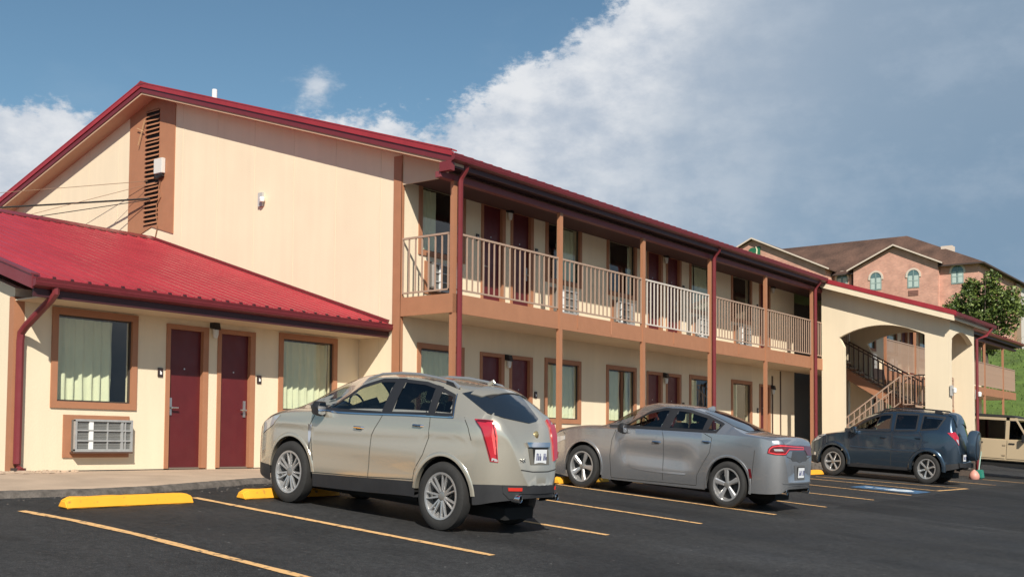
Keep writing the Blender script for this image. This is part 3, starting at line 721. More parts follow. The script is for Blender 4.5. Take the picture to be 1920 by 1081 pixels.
# louvred vent panel on the gable
def zl(y): return 5.36-.30*abs(y-8.95)
v = MB(); pv = lambda y: ztop(y)-.145
lo, hi, ly0, ly1, lz0, lz1 = 8.15, 9.86, 8.72, 9.23, 5.40, 8.08
v.prism([(lo, zl(lo)), (ly0, zl(ly0)), (ly0, pv(ly0)), (lo, pv(lo))], 0, -.022, 0)
v.prism([(ly1, zl(ly1)), (hi, zl(hi)), (hi, pv(hi)), (ly1, pv(ly1))], 0, -.022, 0)
v.prism([(ly0, zl(ly0)), (8.95, zl(8.95)), (ly1, zl(ly1)), (ly1, lz0), (ly0, lz0)], 0, -.022, 0)
v.prism([(ly0, lz1), (ly1, lz1), (ly1, pv(ly1)), (8.95, pv(8.93)), (ly0, pv(ly0))], 0, -.022, 0)
vent = v.build('vent_panel', TAN, Bp)
MB().add([(-.003, ly0, lz0), (-.003, ly1, lz0), (-.003, ly1, lz1), (-.003, ly0, lz1)], [(0, 1, 2, 3)]).build('vent_void', DARK, vent)
lh = (ly1-ly0)/2
sm_ = MB().add([(-.055, -lh, -.030), (-.004, -lh, .018), (-.004, lh, .018), (-.055, lh, -.030), (-.055, -lh, -.012), (-.004, -lh, .032), (-.004, lh, .032), (-.055, lh, -.012)],
               [(0, 3, 2, 1), (4, 5, 6, 7), (0, 1, 5, 4), (1, 2, 6, 5), (2, 3, 7, 6), (3, 0, 4, 7)]).mesh('slat', TAN)
ns = 26
for i in range(ns):
    o = put('slat', sm_, vent, loc=(0, (ly0+ly1)/2, lz0+.05+(lz1-lz0-.08)*i/(ns-1)))
    o.rotation_euler = (random.uniform(-.02, .02), 0, 0)
    if i in (9, 19): o.location.z -= .03
# loose lath hanging off the louvre, utility box, small lamp, vent pipe
MB().beam((-.07, 9.22, 7.86), (-.09, 9.42, 7.30), .03, .012).beam((-.07, 9.24, 7.6), (-.08, 9.5, 7.72), .02, .012).build('loose_lath', mat('bare_wood', (.52, .33, .18), .8), vent)
bx = MB().box(-.12, -.02, 8.47, 8.78, 6.53, 6.88).mesh('utility_box', mat('grey_utility_box', (.62, .60, .56), .5)); bevel(bx, .012)
bxo = put('utility_box', bx, Bp)
MB().tube([(-.07, 8.50, 6.50), (-.09, 8.62, 6.44), (-.07, 8.76, 6.47)], .05, 8).build('cable_gland', BLACK, bxo)
lampo = MB().box(-.05, 0, 5.12, 5.26, 5.37, 5.66).build('gable_lamp', mat('grey_lamp_housing', (.45, .44, .42), .5), Bp)
MB().lathe([(-.06, 0), (-.05, .05), (.02, .065), (.05, .03), (.05, 0)], 12, axis='z').build('lamp_glass', WHITE, lampo, loc=(-.09, 5.08, 5.50), smooth=True)
MB().lathe([(8.45, .062), (8.93, .062), (8.93, .05), (8.6, .05)], 16, axis='z').build('vent_pipe', WHITE, Bp, loc=(1.5, 8.72, -.03), smooth=True)
cond = MB(); cond.tube([(-.04, 8.62, 6.4), (-.05, 8.66, 6.2), (-.04, 8.60, 6.0), (-.06, 8.72, 5.85), (-.04, 8.75, 5.6), (-.03, 8.70, 5.35), (-.03, 8.80, 5.05)], .012, 6); cond.build('loose_wire', mat('rusty_wire', (.25, .12, .06), .6), Bp)
loc0(big)

# ---------------------------------------------------------------- service cables
CAB = mat('black_cable', (.03, .028, .025), .6)
def cable(p, q, sag, r, label, material=CAB):
    pts = []
    for i in range(25):
        t = i/24; v_ = Vector(p).lerp(Vector(q), t); v_.z -= sag*4*t*(1-t); pts.append(v_-Vector(p))
    MB().tube(pts, r, 6).build('service_cable', material, loc=p, smooth=True, label=label, cat='cable', group='service cables running to the gable vent')
BRW = mat('brown_wire', (.30, .19, .12), .6)
cable((-.08, 8.95, 6.0), (-8.62, 38.9, 7.1), .12, .022, 'thick black service cable running left from the vent louvres')
cable((-.08, 9.05, 6.42), (-8.62, 38.4, 7.07), .10, .007, 'thin topmost wire running left from the vent louvres', BRW)
cable((-.08, 9.0, 5.98), (-8.62, 28.4, 4.29), .10, .010, 'thin dark wire just under the thick cable, sagging to the lower left')
cable((-.08, 9.05, 6.34), (-8.62, 28.1, 2.6), .08, .006, 'thin brown wire slanting down left across the gable wall', BRW)

# ---------------------------------------------------------------- canopy over the stairs
XA, XB, YC = 17.87, 20.5, -3.83
can = thing('entrance_canopy', 'projecting cream canopy with wide arched openings over the motel staircase', 'canopy', (19, -2, 0)); Cp = can
def ctop(y): return 5.60+SL*(y+.09)
def arch_pts(y0, y1, zs0, zs1, zp, n=20):
    P = []
    for i in range(n+1):
        t = i/n; y = y0+(y1-y0)*t; P.append((y, zs0+(zs1-zs0)*t+(zp-(zs0+zs1)/2)*(1-(2*t-1)**2)))
    return P
def arch_wall(x0, x1, name):
    mb = MB(); ya, yb_ = -3.12, -.71
    A = arch_pts(ya, -.56, 3.76, 3.80, 4.11)
    # pier towards the street, pier by the posts, spandrel strips above the arch
    mb.prism([(YC, -.4), (ya, -.4), (ya, A[0][1]), (ya, ctop(ya)-.13), (YC, ctop(YC)-.13)], 0, x0, x1)
    mb.prism([(yb_, -.1), (-.005, -.1), (-.005, ctop(-.005)-.13), (-.56, ctop(-.56)-.13), (-.56, 3.80), (yb_, 3.50)], 0, x0, x1)
    for (a, b_), (c, d) in zip(A, A[1:]):
        mb.prism([(a, b_), (c, d), (c, ctop(c)-.13), (a, ctop(a)-.13)], 0, x0, x1)
    o = mb.build(name, CREAM, Cp); return o
arch_wall(XA, XA+.16, 'wall'); arch_wall(XB-.16, XB, 'wall')
fr = MB(); P = [(XA+.16+(XB-XA-.32)*i/16, 3.60+.28*(1-(2*i/16-1)**2)) for i in range(17)]
zt = ctop(YC)-.13
for (a, b_), (c, d) in zip(P, P[1:]): fr.prism([(a, b_), (c, d), (c, zt-.002), (a, zt-.002)], 1, YC+.002, YC+.158)
fr.prism([(XA+.16, 3.60), (XA+.16, 3.2), (XA+.22, 3.60)], 1, YC+.002, YC+.158)
fr.build('front_arch', CREAM, Cp)
for xa_, xb_ in ((XA-.004, XA+.164), (XB-.164, XB+.004)): MB().box(xa_, xb_, YC-.004, -3.116, -.45, .12).build('pier_foot_shade', mat('shaded_pier_brown', (.10, .075, .06), .9, var=.3, vscale=4), Cp)  # added dark boxes round the pier feet, shade put into their colour
CL = 3.76
me = rib_panel(.88, CL)
for i in range(5): put('roof_panel', me, Cp, loc=(17.52+i*.88, YC-.24, ctop(YC-.24)))
MB().prism([(YC-.22, ctop(YC-.22)-.03), (-.30, ctop(-.30)-.03), (-.30, ctop(-.30)-.11), (YC-.22, ctop(YC-.22)-.11)], 0, 17.54, 21.9).build('roof_deck', SOFFIT, Cp)
MB().prism([(YC-.22, ctop(YC-.22)-.26), (-.1, ctop(-.1)-.26), (-.1, ctop(-.1)-.09), (YC-.22, ctop(YC-.22)-.09)], 0, 17.50, 17.53).build('barge_board', CREAM, Cp)
MB().prism([(YC-.28, ctop(YC-.28)-.09), (-.1, ctop(-.1)-.09), (-.1, ctop(-.1)+.045), (YC-.28, ctop(YC-.28)+.045)], 0, 17.485, 17.51).build('rake_trim', REDROOF, Cp)
MB().prism(gutter_prof(YC-.22, ctop(YC-.22)-.15, .9), 0, 17.50, 21.95).build('gutter', GUTTER, Cp)
MB().box(XB, 21.9, YC-.2, YC+.1, ctop(YC)-.24, ctop(YC)-.16).box(17.55, 21.9, YC-.22, YC-.2, ctop(YC)-.30, ctop(YC)-.13).build('soffit', SOFFIT, Cp)
MB().tube([(21.5, YC-.28, ctop(YC)-.22), (21.2, YC-.2, ctop(YC)-.45), (20.62, YC-.05, ctop(YC)-.62), (20.62, YC-.05, -.3)], .045, 8).build('downspout', REDTRIM, Cp, smooth=True)
for x in (17.86, 20.62):
    o = MB().box(x-.03, x+.06, YC-.07, YC, 1.95, 2.25).build('wall_lamp', mat('grey_lamp_housing', (.45, .44, .42), .5), Cp)
    MB().lathe([(-.08, 0), (-.06, .05), (.06, .06), (.09, 0)], 10, axis='z').build('lamp_glass', WHITE, o, loc=(x, YC-.12, 2.1), smooth=True)
loc0(can)

# ---------------------------------------------------------------- staircase under the canopy
st = thing('staircase', 'two-flight outdoor staircase with tan railings under the arched canopy', 'staircase', (19.2, -1.5, 0)); Tp = st
ZL = 1.62; YLn = -2.35
def flight(x0, x1, y0, z0, y1, z1, n, name='flight', col=TAN):
    s_ = MB()
    for xx in (x0, x1-.05):
        s_.prism([(y0, z0-.30), (y1, z1-.30), (y1, z1+.03), (y0, z0+.03)], 0, xx, xx+.05)
    fl = s_.build(name, col, Tp)
    tm = MB().box(x0+.05, x1-.05, -.15, .15, -.03, .03).mesh('tread', CONC)
    for i in range(n): t = (i+.5)/n; put('tread', tm, fl, loc=(0, y0+(y1-y0)*t, z0+(z1-z0)*t+.02))
    return fl
def srail(x, y0, z0, y1, z1, h=.98, col=TANL, n=12):
    r_ = MB().beam((x, y0, z0+h), (x, y1, z1+h), .04, .04).beam((x, y0, z0+.12), (x, y1, z1+.12), .03, .03)
    r_.beam((x, y0, z0+.1), (x, y0, z0+h), .03, .03, up=(1, 0, 0)).beam((x, y1, z1+.1), (x, y1, z1+h), .03, .03, up=(1, 0, 0))
    R_ = r_.build('railing', col, Tp); me = MB().box(-.012, .012, -.012, .012, .12, h).mesh('baluster', col)
    for i in range(n+1): t = i/n; put('baluster', me, R_, loc=(x, y0+(y1-y0)*t, z0+(z1-z0)*t))
flight(19.35, 20.25, -.0, 3.05, YLn, ZL, 9); RSHADE = mat('shaded_railing_brown', (.10, .055, .04), .5); srail(19.38, -.02, 3.0, YLn, ZL, n=15, h=.88, col=RSHADE); srail(20.22, -.02, 3.0, YLn, ZL, n=15, h=.88, col=RSHADE)  # upper flight's rails get a darker brown with the shade painted in
flight(18.30, 19.20, -.1, .02, YLn, ZL, 9); srail(18.33, -.15, .12, YLn+.1, ZL+.05, n=12, h=.9); srail(19.2, -.15, .12, YLn+.1, ZL+.05, n=12, h=.9)
MB().box(18.3, 20.25, YLn-.95, YLn, ZL-.16, ZL).box(18.3, 18.4, YLn-.95, YLn-.85, -.2, ZL-.16).box(20.15, 20.25, YLn-.95, YLn-.85, -.2, ZL-.16).build('landing', TAN, Tp)
srail(18.33, YLn, ZL, YLn-.93, ZL, n=8); srail(20.2, YLn, ZL, YLn-.93, ZL, n=8)
r_ = MB().box(18.32, 20.22, YLn-.95, YLn-.91, ZL+.90, ZL+.94).build('railing', TANL, Tp)
bm_ = MB().box(-.012, .012, -.012, .012, 0, .95).mesh('baluster', TANL)
for i in range(13): put('baluster', bm_, r_, loc=(18.3+i*.16, YLn-.93, ZL))
loc0(st)

# ---------------------------------------------------------------- hill, hotel, tree
GRASS = mat('lawn_grass', (.095, .155, .022), .95, var=.35, vscale=.6, bump=1., bscale=6, fine=.25)
def hz(x, y):
    t = max(0, min(1, (x-46.5)/(87-46.5))); t = t*t*(3-2*t)*.55+t*.45
    return -.42+9.4*t+.35*noise.noise(Vector((x*.09, y*.09, 0)))*min(1, t*6)
hill = sheet('grass_hill', rng(46, 88, 60)+rng(92, 400, 12), rng(-13, 60, 60)+rng(70, 400, 10), lambda x, y: hz(min(x, 88), y)+(x-88)*.0 if x > 46.2 else -.5, GRASS, kind='structure')
tf = MB(); rr = random.Random(5)
for i in range(9000):
    x = rr.uniform(50, 87); y = rr.uniform(-8, 16) if x > 60 else rr.uniform(-6, 8); z = hz(x, y); h = rr.uniform(.06, .2); a = rr.uniform(0, 6.28); w_ = rr.uniform(.03, .09)
    tf.add([(x-w_*math.cos(a), y-w_*math.sin(a), z-.03), (x+w_*math.cos(a), y+w_*math.sin(a), z-.03), (x+rr.uniform(-.06, .06), y+rr.uniform(-.06, .06), z+h)], [(0, 1, 2)])
nofix(tf, 'grass_tufts', mat('tuft_grass', (.10, .15, .028), .9, var=.4, vscale=1.5), kind='stuff')
BR = D.materials.new('pink_brick'); BR.use_nodes = True
def brickmat():
    nt = BR.node_tree; N = nt.nodes; L = nt.links; b = N['Principled BSDF']; tc = N.new('ShaderNodeTexCoord')
    sp = N.new('ShaderNodeSeparateXYZ'); L.new(tc.outputs['Object'], sp.inputs[0]); ad = N.new('ShaderNodeMath'); L.new(sp.outputs[0], ad.inputs[0]); L.new(sp.outputs[1], ad.inputs[1])
    cb = N.new('ShaderNodeCombineXYZ'); L.new(ad.outputs[0], cb.inputs[0]); L.new(sp.outputs[2], cb.inputs[1])
    t = N.new('ShaderNodeTexBrick'); L.new(cb.outputs[0], t.inputs[0]); t.inputs['Scale'].default_value = 1; t.inputs['Brick Width'].default_value = .22; t.inputs['Row Height'].default_value = .08; t.inputs['Mortar Size'].default_value = .008
    t.inputs['Color1'].default_value = (.60, .285, .20, 1); t.inputs['Color2'].default_value = (.48, .22, .16, 1); t.inputs['Mortar'].default_value = (.55, .42, .34, 1)
    n = N.new('ShaderNodeTexNoise'); n.inputs['Scale'].default_value = 1.1; n.inputs['Detail'].default_value = 8; L.new(tc.outputs['Object'], n.inputs['Vector'])
    mr = N.new('ShaderNodeMapRange'); L.new(n.outputs[0], mr.inputs[0]); mr.inputs[1].default_value = .3; mr.inputs[2].default_value = .7; mr.inputs[3].default_value = .82; mr.inputs[4].default_value = 1.12
    v = N.new('ShaderNodeVectorMath'); v.operation = 'SCALE'; L.new(t.outputs[0], v.inputs[0]); L.new(mr.outputs[0], v.inputs['Scale']); L.new(v.outputs[0], b.inputs['Base Color']); b.inputs['Roughness'].default_value = .9
brickmat()
SHING = mat('brown_shingles', (.115, .062, .042), .95, var=.45, vscale=.5, streak=.25, fine=.2, bump=1, bscale=6)
TRIMW = mat('cream_trim', (.60, .50, .41), .7)
WING = mat('hotel_window_glass', (.10, .16, .16), .08, spec=.8)
hot = thing('brick_hotel', 'pink brick hotel with brown hipped roof and arched windows on the hill behind', 'hotel', (88, 24, 8.8)); Hp = hot
HX = 88.; HY0 = 12.64; HE = 17.2
w = MB(); w.box(HX, 116, HY0, 60, 6, 16.9)
# cross gables standing 0.6 m proud of the front
def gab(yc, half, ze, zp, x0, x1):
    return [(yc-half, 6), (yc-half, ze), (yc, zp), (yc+half, ze), (yc+half, 6)], x0, x1
G1 = gab(19.85, 3.85, 17.15, 18.95, HX-.6, HX+3); G2 = gab(33.2, 7.3, 17.3, 20.75, HX-2, HX+4)
for G in (G1, G2): w.prism(G[0], 0, G[1], G[2])
w.build('wall', BR, Hp)
# main hip roof and gable roofs
r_ = MB(); e = HE-.35; a0 = HX-.55; b0 = HY0-.55; ridge = 21.08
r_.add([(a0, b0, e), (a0, 62, e), (117, b0, e), (117, 62, e), (HX+6.2, 20.8, ridge), (HX+6.2, 62, ridge), (108, 20.8, ridge), (108, 62, ridge)],
       [(0, 1, 5, 4), (0, 4, 6, 2), (2, 6, 7, 3), (4, 5, 7, 6), (0, 2, 3, 1)])
for (yc, half, ze, zp, x0, x1) in ((19.85, 3.85, 17.15, 18.95, HX-.6, HX+6), (33.2, 7.3, 17.3, 20.75, HX-2, HX+8)):
    s_ = (zp-ze)/half; o_ = .45
    for sg in (-1, 1):
        r_.add([(x0-.4, yc, zp+.12), (x1, yc, zp+.12), (x1, yc+sg*(half+o_), ze-s_*o_+.12), (x0-.4, yc+sg*(half+o_), ze-s_*o_+.12),
                (x0-.4, yc, zp-.02), (x1, yc, zp-.02), (x1, yc+sg*(half+o_), ze-s_*o_-.02), (x0-.4, yc+sg*(half+o_), ze-s_*o_-.02)],
               [(0, 1, 2, 3), (4, 7, 6, 5), (0, 3, 7, 4), (3, 2, 6, 7), (1, 5, 6, 2)])
r_.build('roof', SHING, Hp)
t_ = MB()
for (yc, half, ze, zp, x0) in ((19.85, 3.85, 17.15, 18.95, HX-.6), (33.2, 7.3, 17.3, 20.75, HX-2)):
    s_ = (zp-ze)/half; o_ = .5
    for sg in (-1, 1): t_.prism([(yc, zp+.14), (yc+sg*(half+o_), ze-s_*o_+.14), (yc+sg*(half+o_), ze-s_*o_+.0), (yc, zp+.0)], 0, x0-.46, x0-.40)
MB().box(a0-.05, a0, b0, 16.0, e-.14, e+.0).box(a0-.05, a0, 23.8, 26.0, e-.14, e+.0).box(a0, 117, b0-.05, b0, e-.14, e+.0).build('gutter', mat('dark_eave', (.06, .04, .035), .9), Hp)
t_.build('roof_trim', TRIMW, Hp)
MB().box(a0, 116, b0, HY0, e-.06, e-.02).box(a0, HX, HY0, 60, e-.06, e-.02).build('eave_soffit', mat('dark_eave', (.06, .04, .035), .9), Hp)
MB().box(HX+2.6, HX+3.6, 15.6, 16.6, 18.2, 19.1).build('ridge_hatch', TRIMW, Hp)
def hwin(x, yc, zc, wd=1.05, ht=1.65):
    n = 10; r0 = wd/2
    def arc(r, top): return [(yc+r*math.cos(math.pi*i/n), top+r*math.sin(math.pi*i/n)) for i in range(n+1)]
    top = zc+ht/2-r0; zb = zc-ht/2
    o = MB(); out = arc(r0+.17, top); inn = arc(r0, top)
    for i in range(n): o.prism([out[i], out[i+1], inn[i+1], inn[i]], 0, x-.07, x)
    for s_ in (-1, 1):
        a, b_ = sorted((yc+s_*(r0), yc+s_*(r0+.17))); o.box(x-.07, x, a, b_, top-.15, top)
    fo = o.build('window', TRIMW, Hp)
    MB().prism([(yc-r0, zb), (yc+r0, zb)]+inn, 0, x-.02, x-.012).build('pane', WING, fo)
    f_ = MB(); f_.box(x-.045, x-.02, yc-.02, yc+.02, zb, top+r0-.02).box(x-.046, x-.02, yc-r0, yc+r0, zc-.2, zc-.13)
    f_.box(x-.045, x-.02, yc-r0, yc-r0+.06, zb, top).box(x-.045, x-.02, yc+r0-.06, yc+r0, zb, top).box(x-.047, x-.02, yc-r0, yc+r0, zb, zb+.05)
    f_.build('window_frame', mat('pale_green_frame', (.28, .36, .33), .6), fo)
    MB().box(x-.03, x-.021, yc-r0+.08, yc-.06, zb+.1, top).box(x-.03, x-.021, yc+.1, yc+r0-.08, zb+.1, top).build('curtain', mat('pale_green_curtain', (.42, .5, .46), .8), fo)
hwin(HX-.6, 21.58, 15.85); hwin(HX-.6, 18.15, 15.8); hwin(HX, 14.45, 15.95); hwin(HX, 25.0, 16.2)
for y in (21.58, 18.15): hwin(HX-.6, y, 12.4)
hwin(HX, 14.45, 12.4)
q = MB().box(HX-.63, HX-.6, 17.72, 18.62, 14.25, 14.75).build('air_conditioner', mat('brown_grille', (.2, .09, .07), .6), Hp)
for k in range(4): MB().box(HX-.66, HX-.63, 17.78, 18.56, 14.31+k*.12, 14.35+k*.12).build('grille_bar', mat('brown_grille_bar', (.33, .16, .12), .6), q)
MB().tube([(HX-.2, 16.06, 16.7), (HX-.1, 16.06, 16.4), (HX-.08, 16.06, 9)], .07, 8).build('downspout', mat('pale_downspout', (.62, .42, .34), .6), Hp)
MB().tube([(HX-.2, 24.0, 16.9), (HX-.1, 24.0, 16.4), (HX-.08, 24.0, 9)], .07, 8).build('downspout', mat('dark_downspout', (.07, .05, .045), .6), Hp)
MB().box(101.2, 103.0, HY0-.25, HY0-.02, 6, 16.6).build('corner_pier', mat('tan_pier', (.30, .2, .13), .8), Hp)
MB().box(103.0, 116, HY0-.02, HY0+.0, 6, 16.6).build('side_wall_panel', mat('pale_grey_panel', (.55, .50, .46), .8), Hp)
# round emblem on the left gable
sx_ = HX-2-.02
q = MB(); q.prism([(33.2+.52*math.cos(i*math.pi/8), 19.42+.52*math.sin(i*math.pi/8)) for i in range(16)], 0, sx_-.08, sx_); q.prism([(32.42, 18.75), (32.75, 18.75), (32.75, 20.0), (32.42, 20.0)], 0, sx_-.075, sx_)
sg = q.build('sign_emblem', mat('sign_green', (.02, .13, .06), .5), Hp)
q = MB(); A = [(33.55, 19.15), (33.3, 18.98), (33.0, 19.03), (32.84, 19.33), (32.8, 19.7), (32.9, 19.98)]; B = [(33.62, 19.02), (33.3, 18.82), (32.94, 18.86), (32.72, 19.25), (32.68, 19.7), (32.85, 20.02)]
for i in range(5): q.prism([A[i], A[i+1], B[i+1], B[i]], 0, sx_-.10, sx_-.081)
q.build('emblem_swoosh', mat('sign_cream', (.75, .74, .5), .5), sg)
loc0(hot)
# tree --------------------------------------------------------
def tree(x, y, z0, label):
    rr = random.Random(11); t = thing('broadleaf_tree', label, 'tree', (x, y, z0))
    br = MB(); br.tube([(0, 0, 0), (.05, 0, .8), (-.03, .05, 1.6), (.05, 0, 2.4)], [.16, .13, .11, .09], 8)
    tips = []
    for i in range(9):
        a = i*2.4; r = rr.uniform(.7, 1.5); h = rr.uniform(2.4, 4.3); q = (r*math.cos(a)*.6, r*math.sin(a), h)
        br.tube([(0, 0, 1.3+i*.1), (q[0]*.4, q[1]*.4, 1.3+(h-1.3)*.5), q], [.06, .04, .015], 5); tips.append(q)
    br.build('trunk', mat('tree_bark', (.10, .075, .055), .95, bump=.8, bscale=14), t, smooth=True)
    # crown: leaf clumps in several uneven lobes; y is the sideways direction in the photo
    lobes = [((0, 1.05, 2.8), .78), ((0, .30, 3.2), .85), ((.2, -.55, 3.1), .80), ((0, -1.15, 2.6), .72), ((0, .1, 2.2), .9), ((-.2, -.4, 4.0), .42), ((0, .55, 3.75), .45), ((.1, -1.25, 3.3), .4), ((0, -.75, 1.75), .55), ((.3, .6, 2.1), .5), ((0, -.35, 1.1), .35)]
    lf = [MB(), MB()]
    for (c, r) in lobes:
        n = int(2600*r**2)
        for k in range(n):
            u = rr.gauss(0, 1), rr.gauss(0, 1), rr.gauss(0, 1); l = math.sqrt(sum(q*q for q in u)) or 1
            rad = r*(rr.random()**.45)*(1+.25*noise.noise(Vector((u[0]/l*2+c[1]*3, u[1]/l*2, u[2]/l*2))))
            p = Vector((c[0]+u[0]/l*rad, c[1]+u[1]/l*rad, c[2]+u[2]/l*rad))
            if noise.noise(p*2.3) < -.22: continue
            s_ = rr.uniform(.05, .11); a = Vector((rr.uniform(-1, 1), rr.uniform(-1, 1), rr.uniform(-.6, .6))).normalized(); b_ = a.cross(Vector((rr.uniform(-1, 1), rr.uniform(-1, 1), rr.uniform(-1, 1)))).normalized()
            lf[k % 3 == 0].add([p-a*s_, p-b_*s_*.55, p+a*s_, p+b_*s_*.55], [(0, 1, 2, 3)])
    mb = lf[0]; mb.cur = 1; mb.add(lf[1].v, lf[1].f)
    me = mb.mesh('crown', [mat('leaf_green', (.075, .115, .022), .55, var=.3, vscale=2), mat('young_leaf_green', (.16, .21, .04), .5, var=.3, vscale=2)], fix=False)
    put('crown', me, t); return t
tr = tree(49.6, 2.9, 4.6, 'leafy green tree on the slope before the pink brick hotel'); tr.scale = (1.15, 1.22, 1.28)
def bush(x, y, z, r, label):
    rr = random.Random(int(x*7)); t = thing('shrub', label, 'shrub', (x, y, z)); lf = MB()
    for k in range(420):
        a = rr.uniform(0, 6.28); q = rr.random()**.5*r; h = rr.random()*r*1.5; s_ = rr.uniform(.04, .09)
        p = Vector((q*math.cos(a), q*math.sin(a), h)); d1 = Vector((rr.uniform(-1, 1), rr.uniform(-1, 1), rr.uniform(-1, 1))).normalized(); d2 = d1.orthogonal().normalized()
        lf.add([p-d1*s_, p-d2*s_*.5, p+d1*s_, p+d2*s_*.5], [(0, 1, 2, 3)])
    nofix(lf, 'foliage', mat('shrub_leaf', (.09, .12, .035), .6, var=.35, vscale=3), t)
    MB().tube([(0, 0, -.1), (0, 0, r*.7)], .03, 5).build('stem', MATS['tree_bark'], t)
bush(56, 1.6, hz(56, 1.6), .75, 'low pale shrub on the grass slope behind the balcony end')
bush(66, 3.0, hz(66, 3.0), .6, 'small dark shrub halfway up the grass slope')
bush(101, 11.6, 8.9, 1.6, 'brownish shrub at the far corner of the brick hotel')
# ================================================================ vehicles
KX, KH, KV = .80, .93, 1.065
def curve(pts):
    """monotone cubic through (x, y) control points"""
    P = sorted(pts); X = [p[0] for p in P]; Y = [p[1] for p in P]; n = len(P)
    dl = [(Y[i+1]-Y[i])/(X[i+1]-X[i]) for i in range(n-1)]; M = [dl[0]]+[0 if dl[i-1]*dl[i] <= 0 else 2*dl[i-1]*dl[i]/(dl[i-1]+dl[i]) for i in range(1, n-1)]+[dl[-1]]
    def f(x):
        if x <= X[0]: return Y[0]
        if x >= X[-1]: return Y[-1]
        lo = 0
        while X[lo+1] < x: lo += 1
        h = X[lo+1]-X[lo]; t = (x-X[lo])/h
        return (2*t**3-3*t*t+1)*Y[lo]+(t**3-2*t*t+t)*h*M[lo]+(-2*t**3+3*t*t)*Y[lo+1]+(t**3-t*t)*h*M[lo+1]
    return f
def lin(pts):
    P = sorted(pts)
    def f(x):
        if x <= P[0][0]: return P[0][1]
        for (a, b), (c, d) in zip(P, P[1:]):
            if x <= c: return b+(d-b)*(x-a)/(c-a)
        return P[-1][1]
    return f
def car_paint(name, col, metal=.75, rough=.32, coat=.8):
    m = mat(name, col, rough, metal=metal, coat=coat); return m
TYRE = mat('tyre_rubber', (.022, .021, .02), .8, var=.15, vscale=12, bump=.2, bscale=60)
ALLOY = mat('alloy_rim', (.56, .555, .55), .28, metal=.75)
ALLOYD = mat('alloy_recess', (.05, .05, .05), .5, metal=.6)
CHROME = mat('chrome', (.75, .75, .77), .08, metal=1)
CLAD = mat('dark_cladding', (.022, .022, .024), .55, var=.15, vscale=4)
SEAT = mat('seat_cloth', (.05, .045, .042), .85); SEATL = mat('light_interior', (.34, .30, .26), .85)
REDL = mat('tail_lens_red', (.42, .008, .02), .12, coat=1, spec=.7); REDD = mat('tail_lens_dark_red', (.10, .004, .008), .12, coat=1)
CLEARL = mat('clear_lens', (.55, .55, .56), .1, coat=1, metal=.4); AMB = mat('side_marker_red', (.5, .03, .02), .25)
PLATE = mat('number_plate_white', (.72, .73, .74), .5); PLI = mat('plate_ink', (.08, .09, .2), .6)
CGLASS = glass('car_glass', (.45, .50, .47)); PRIV = glass('privacy_glass', (.06, .065, .07)); CG2 = glass('car_glass_light', (.70, .78, .70))
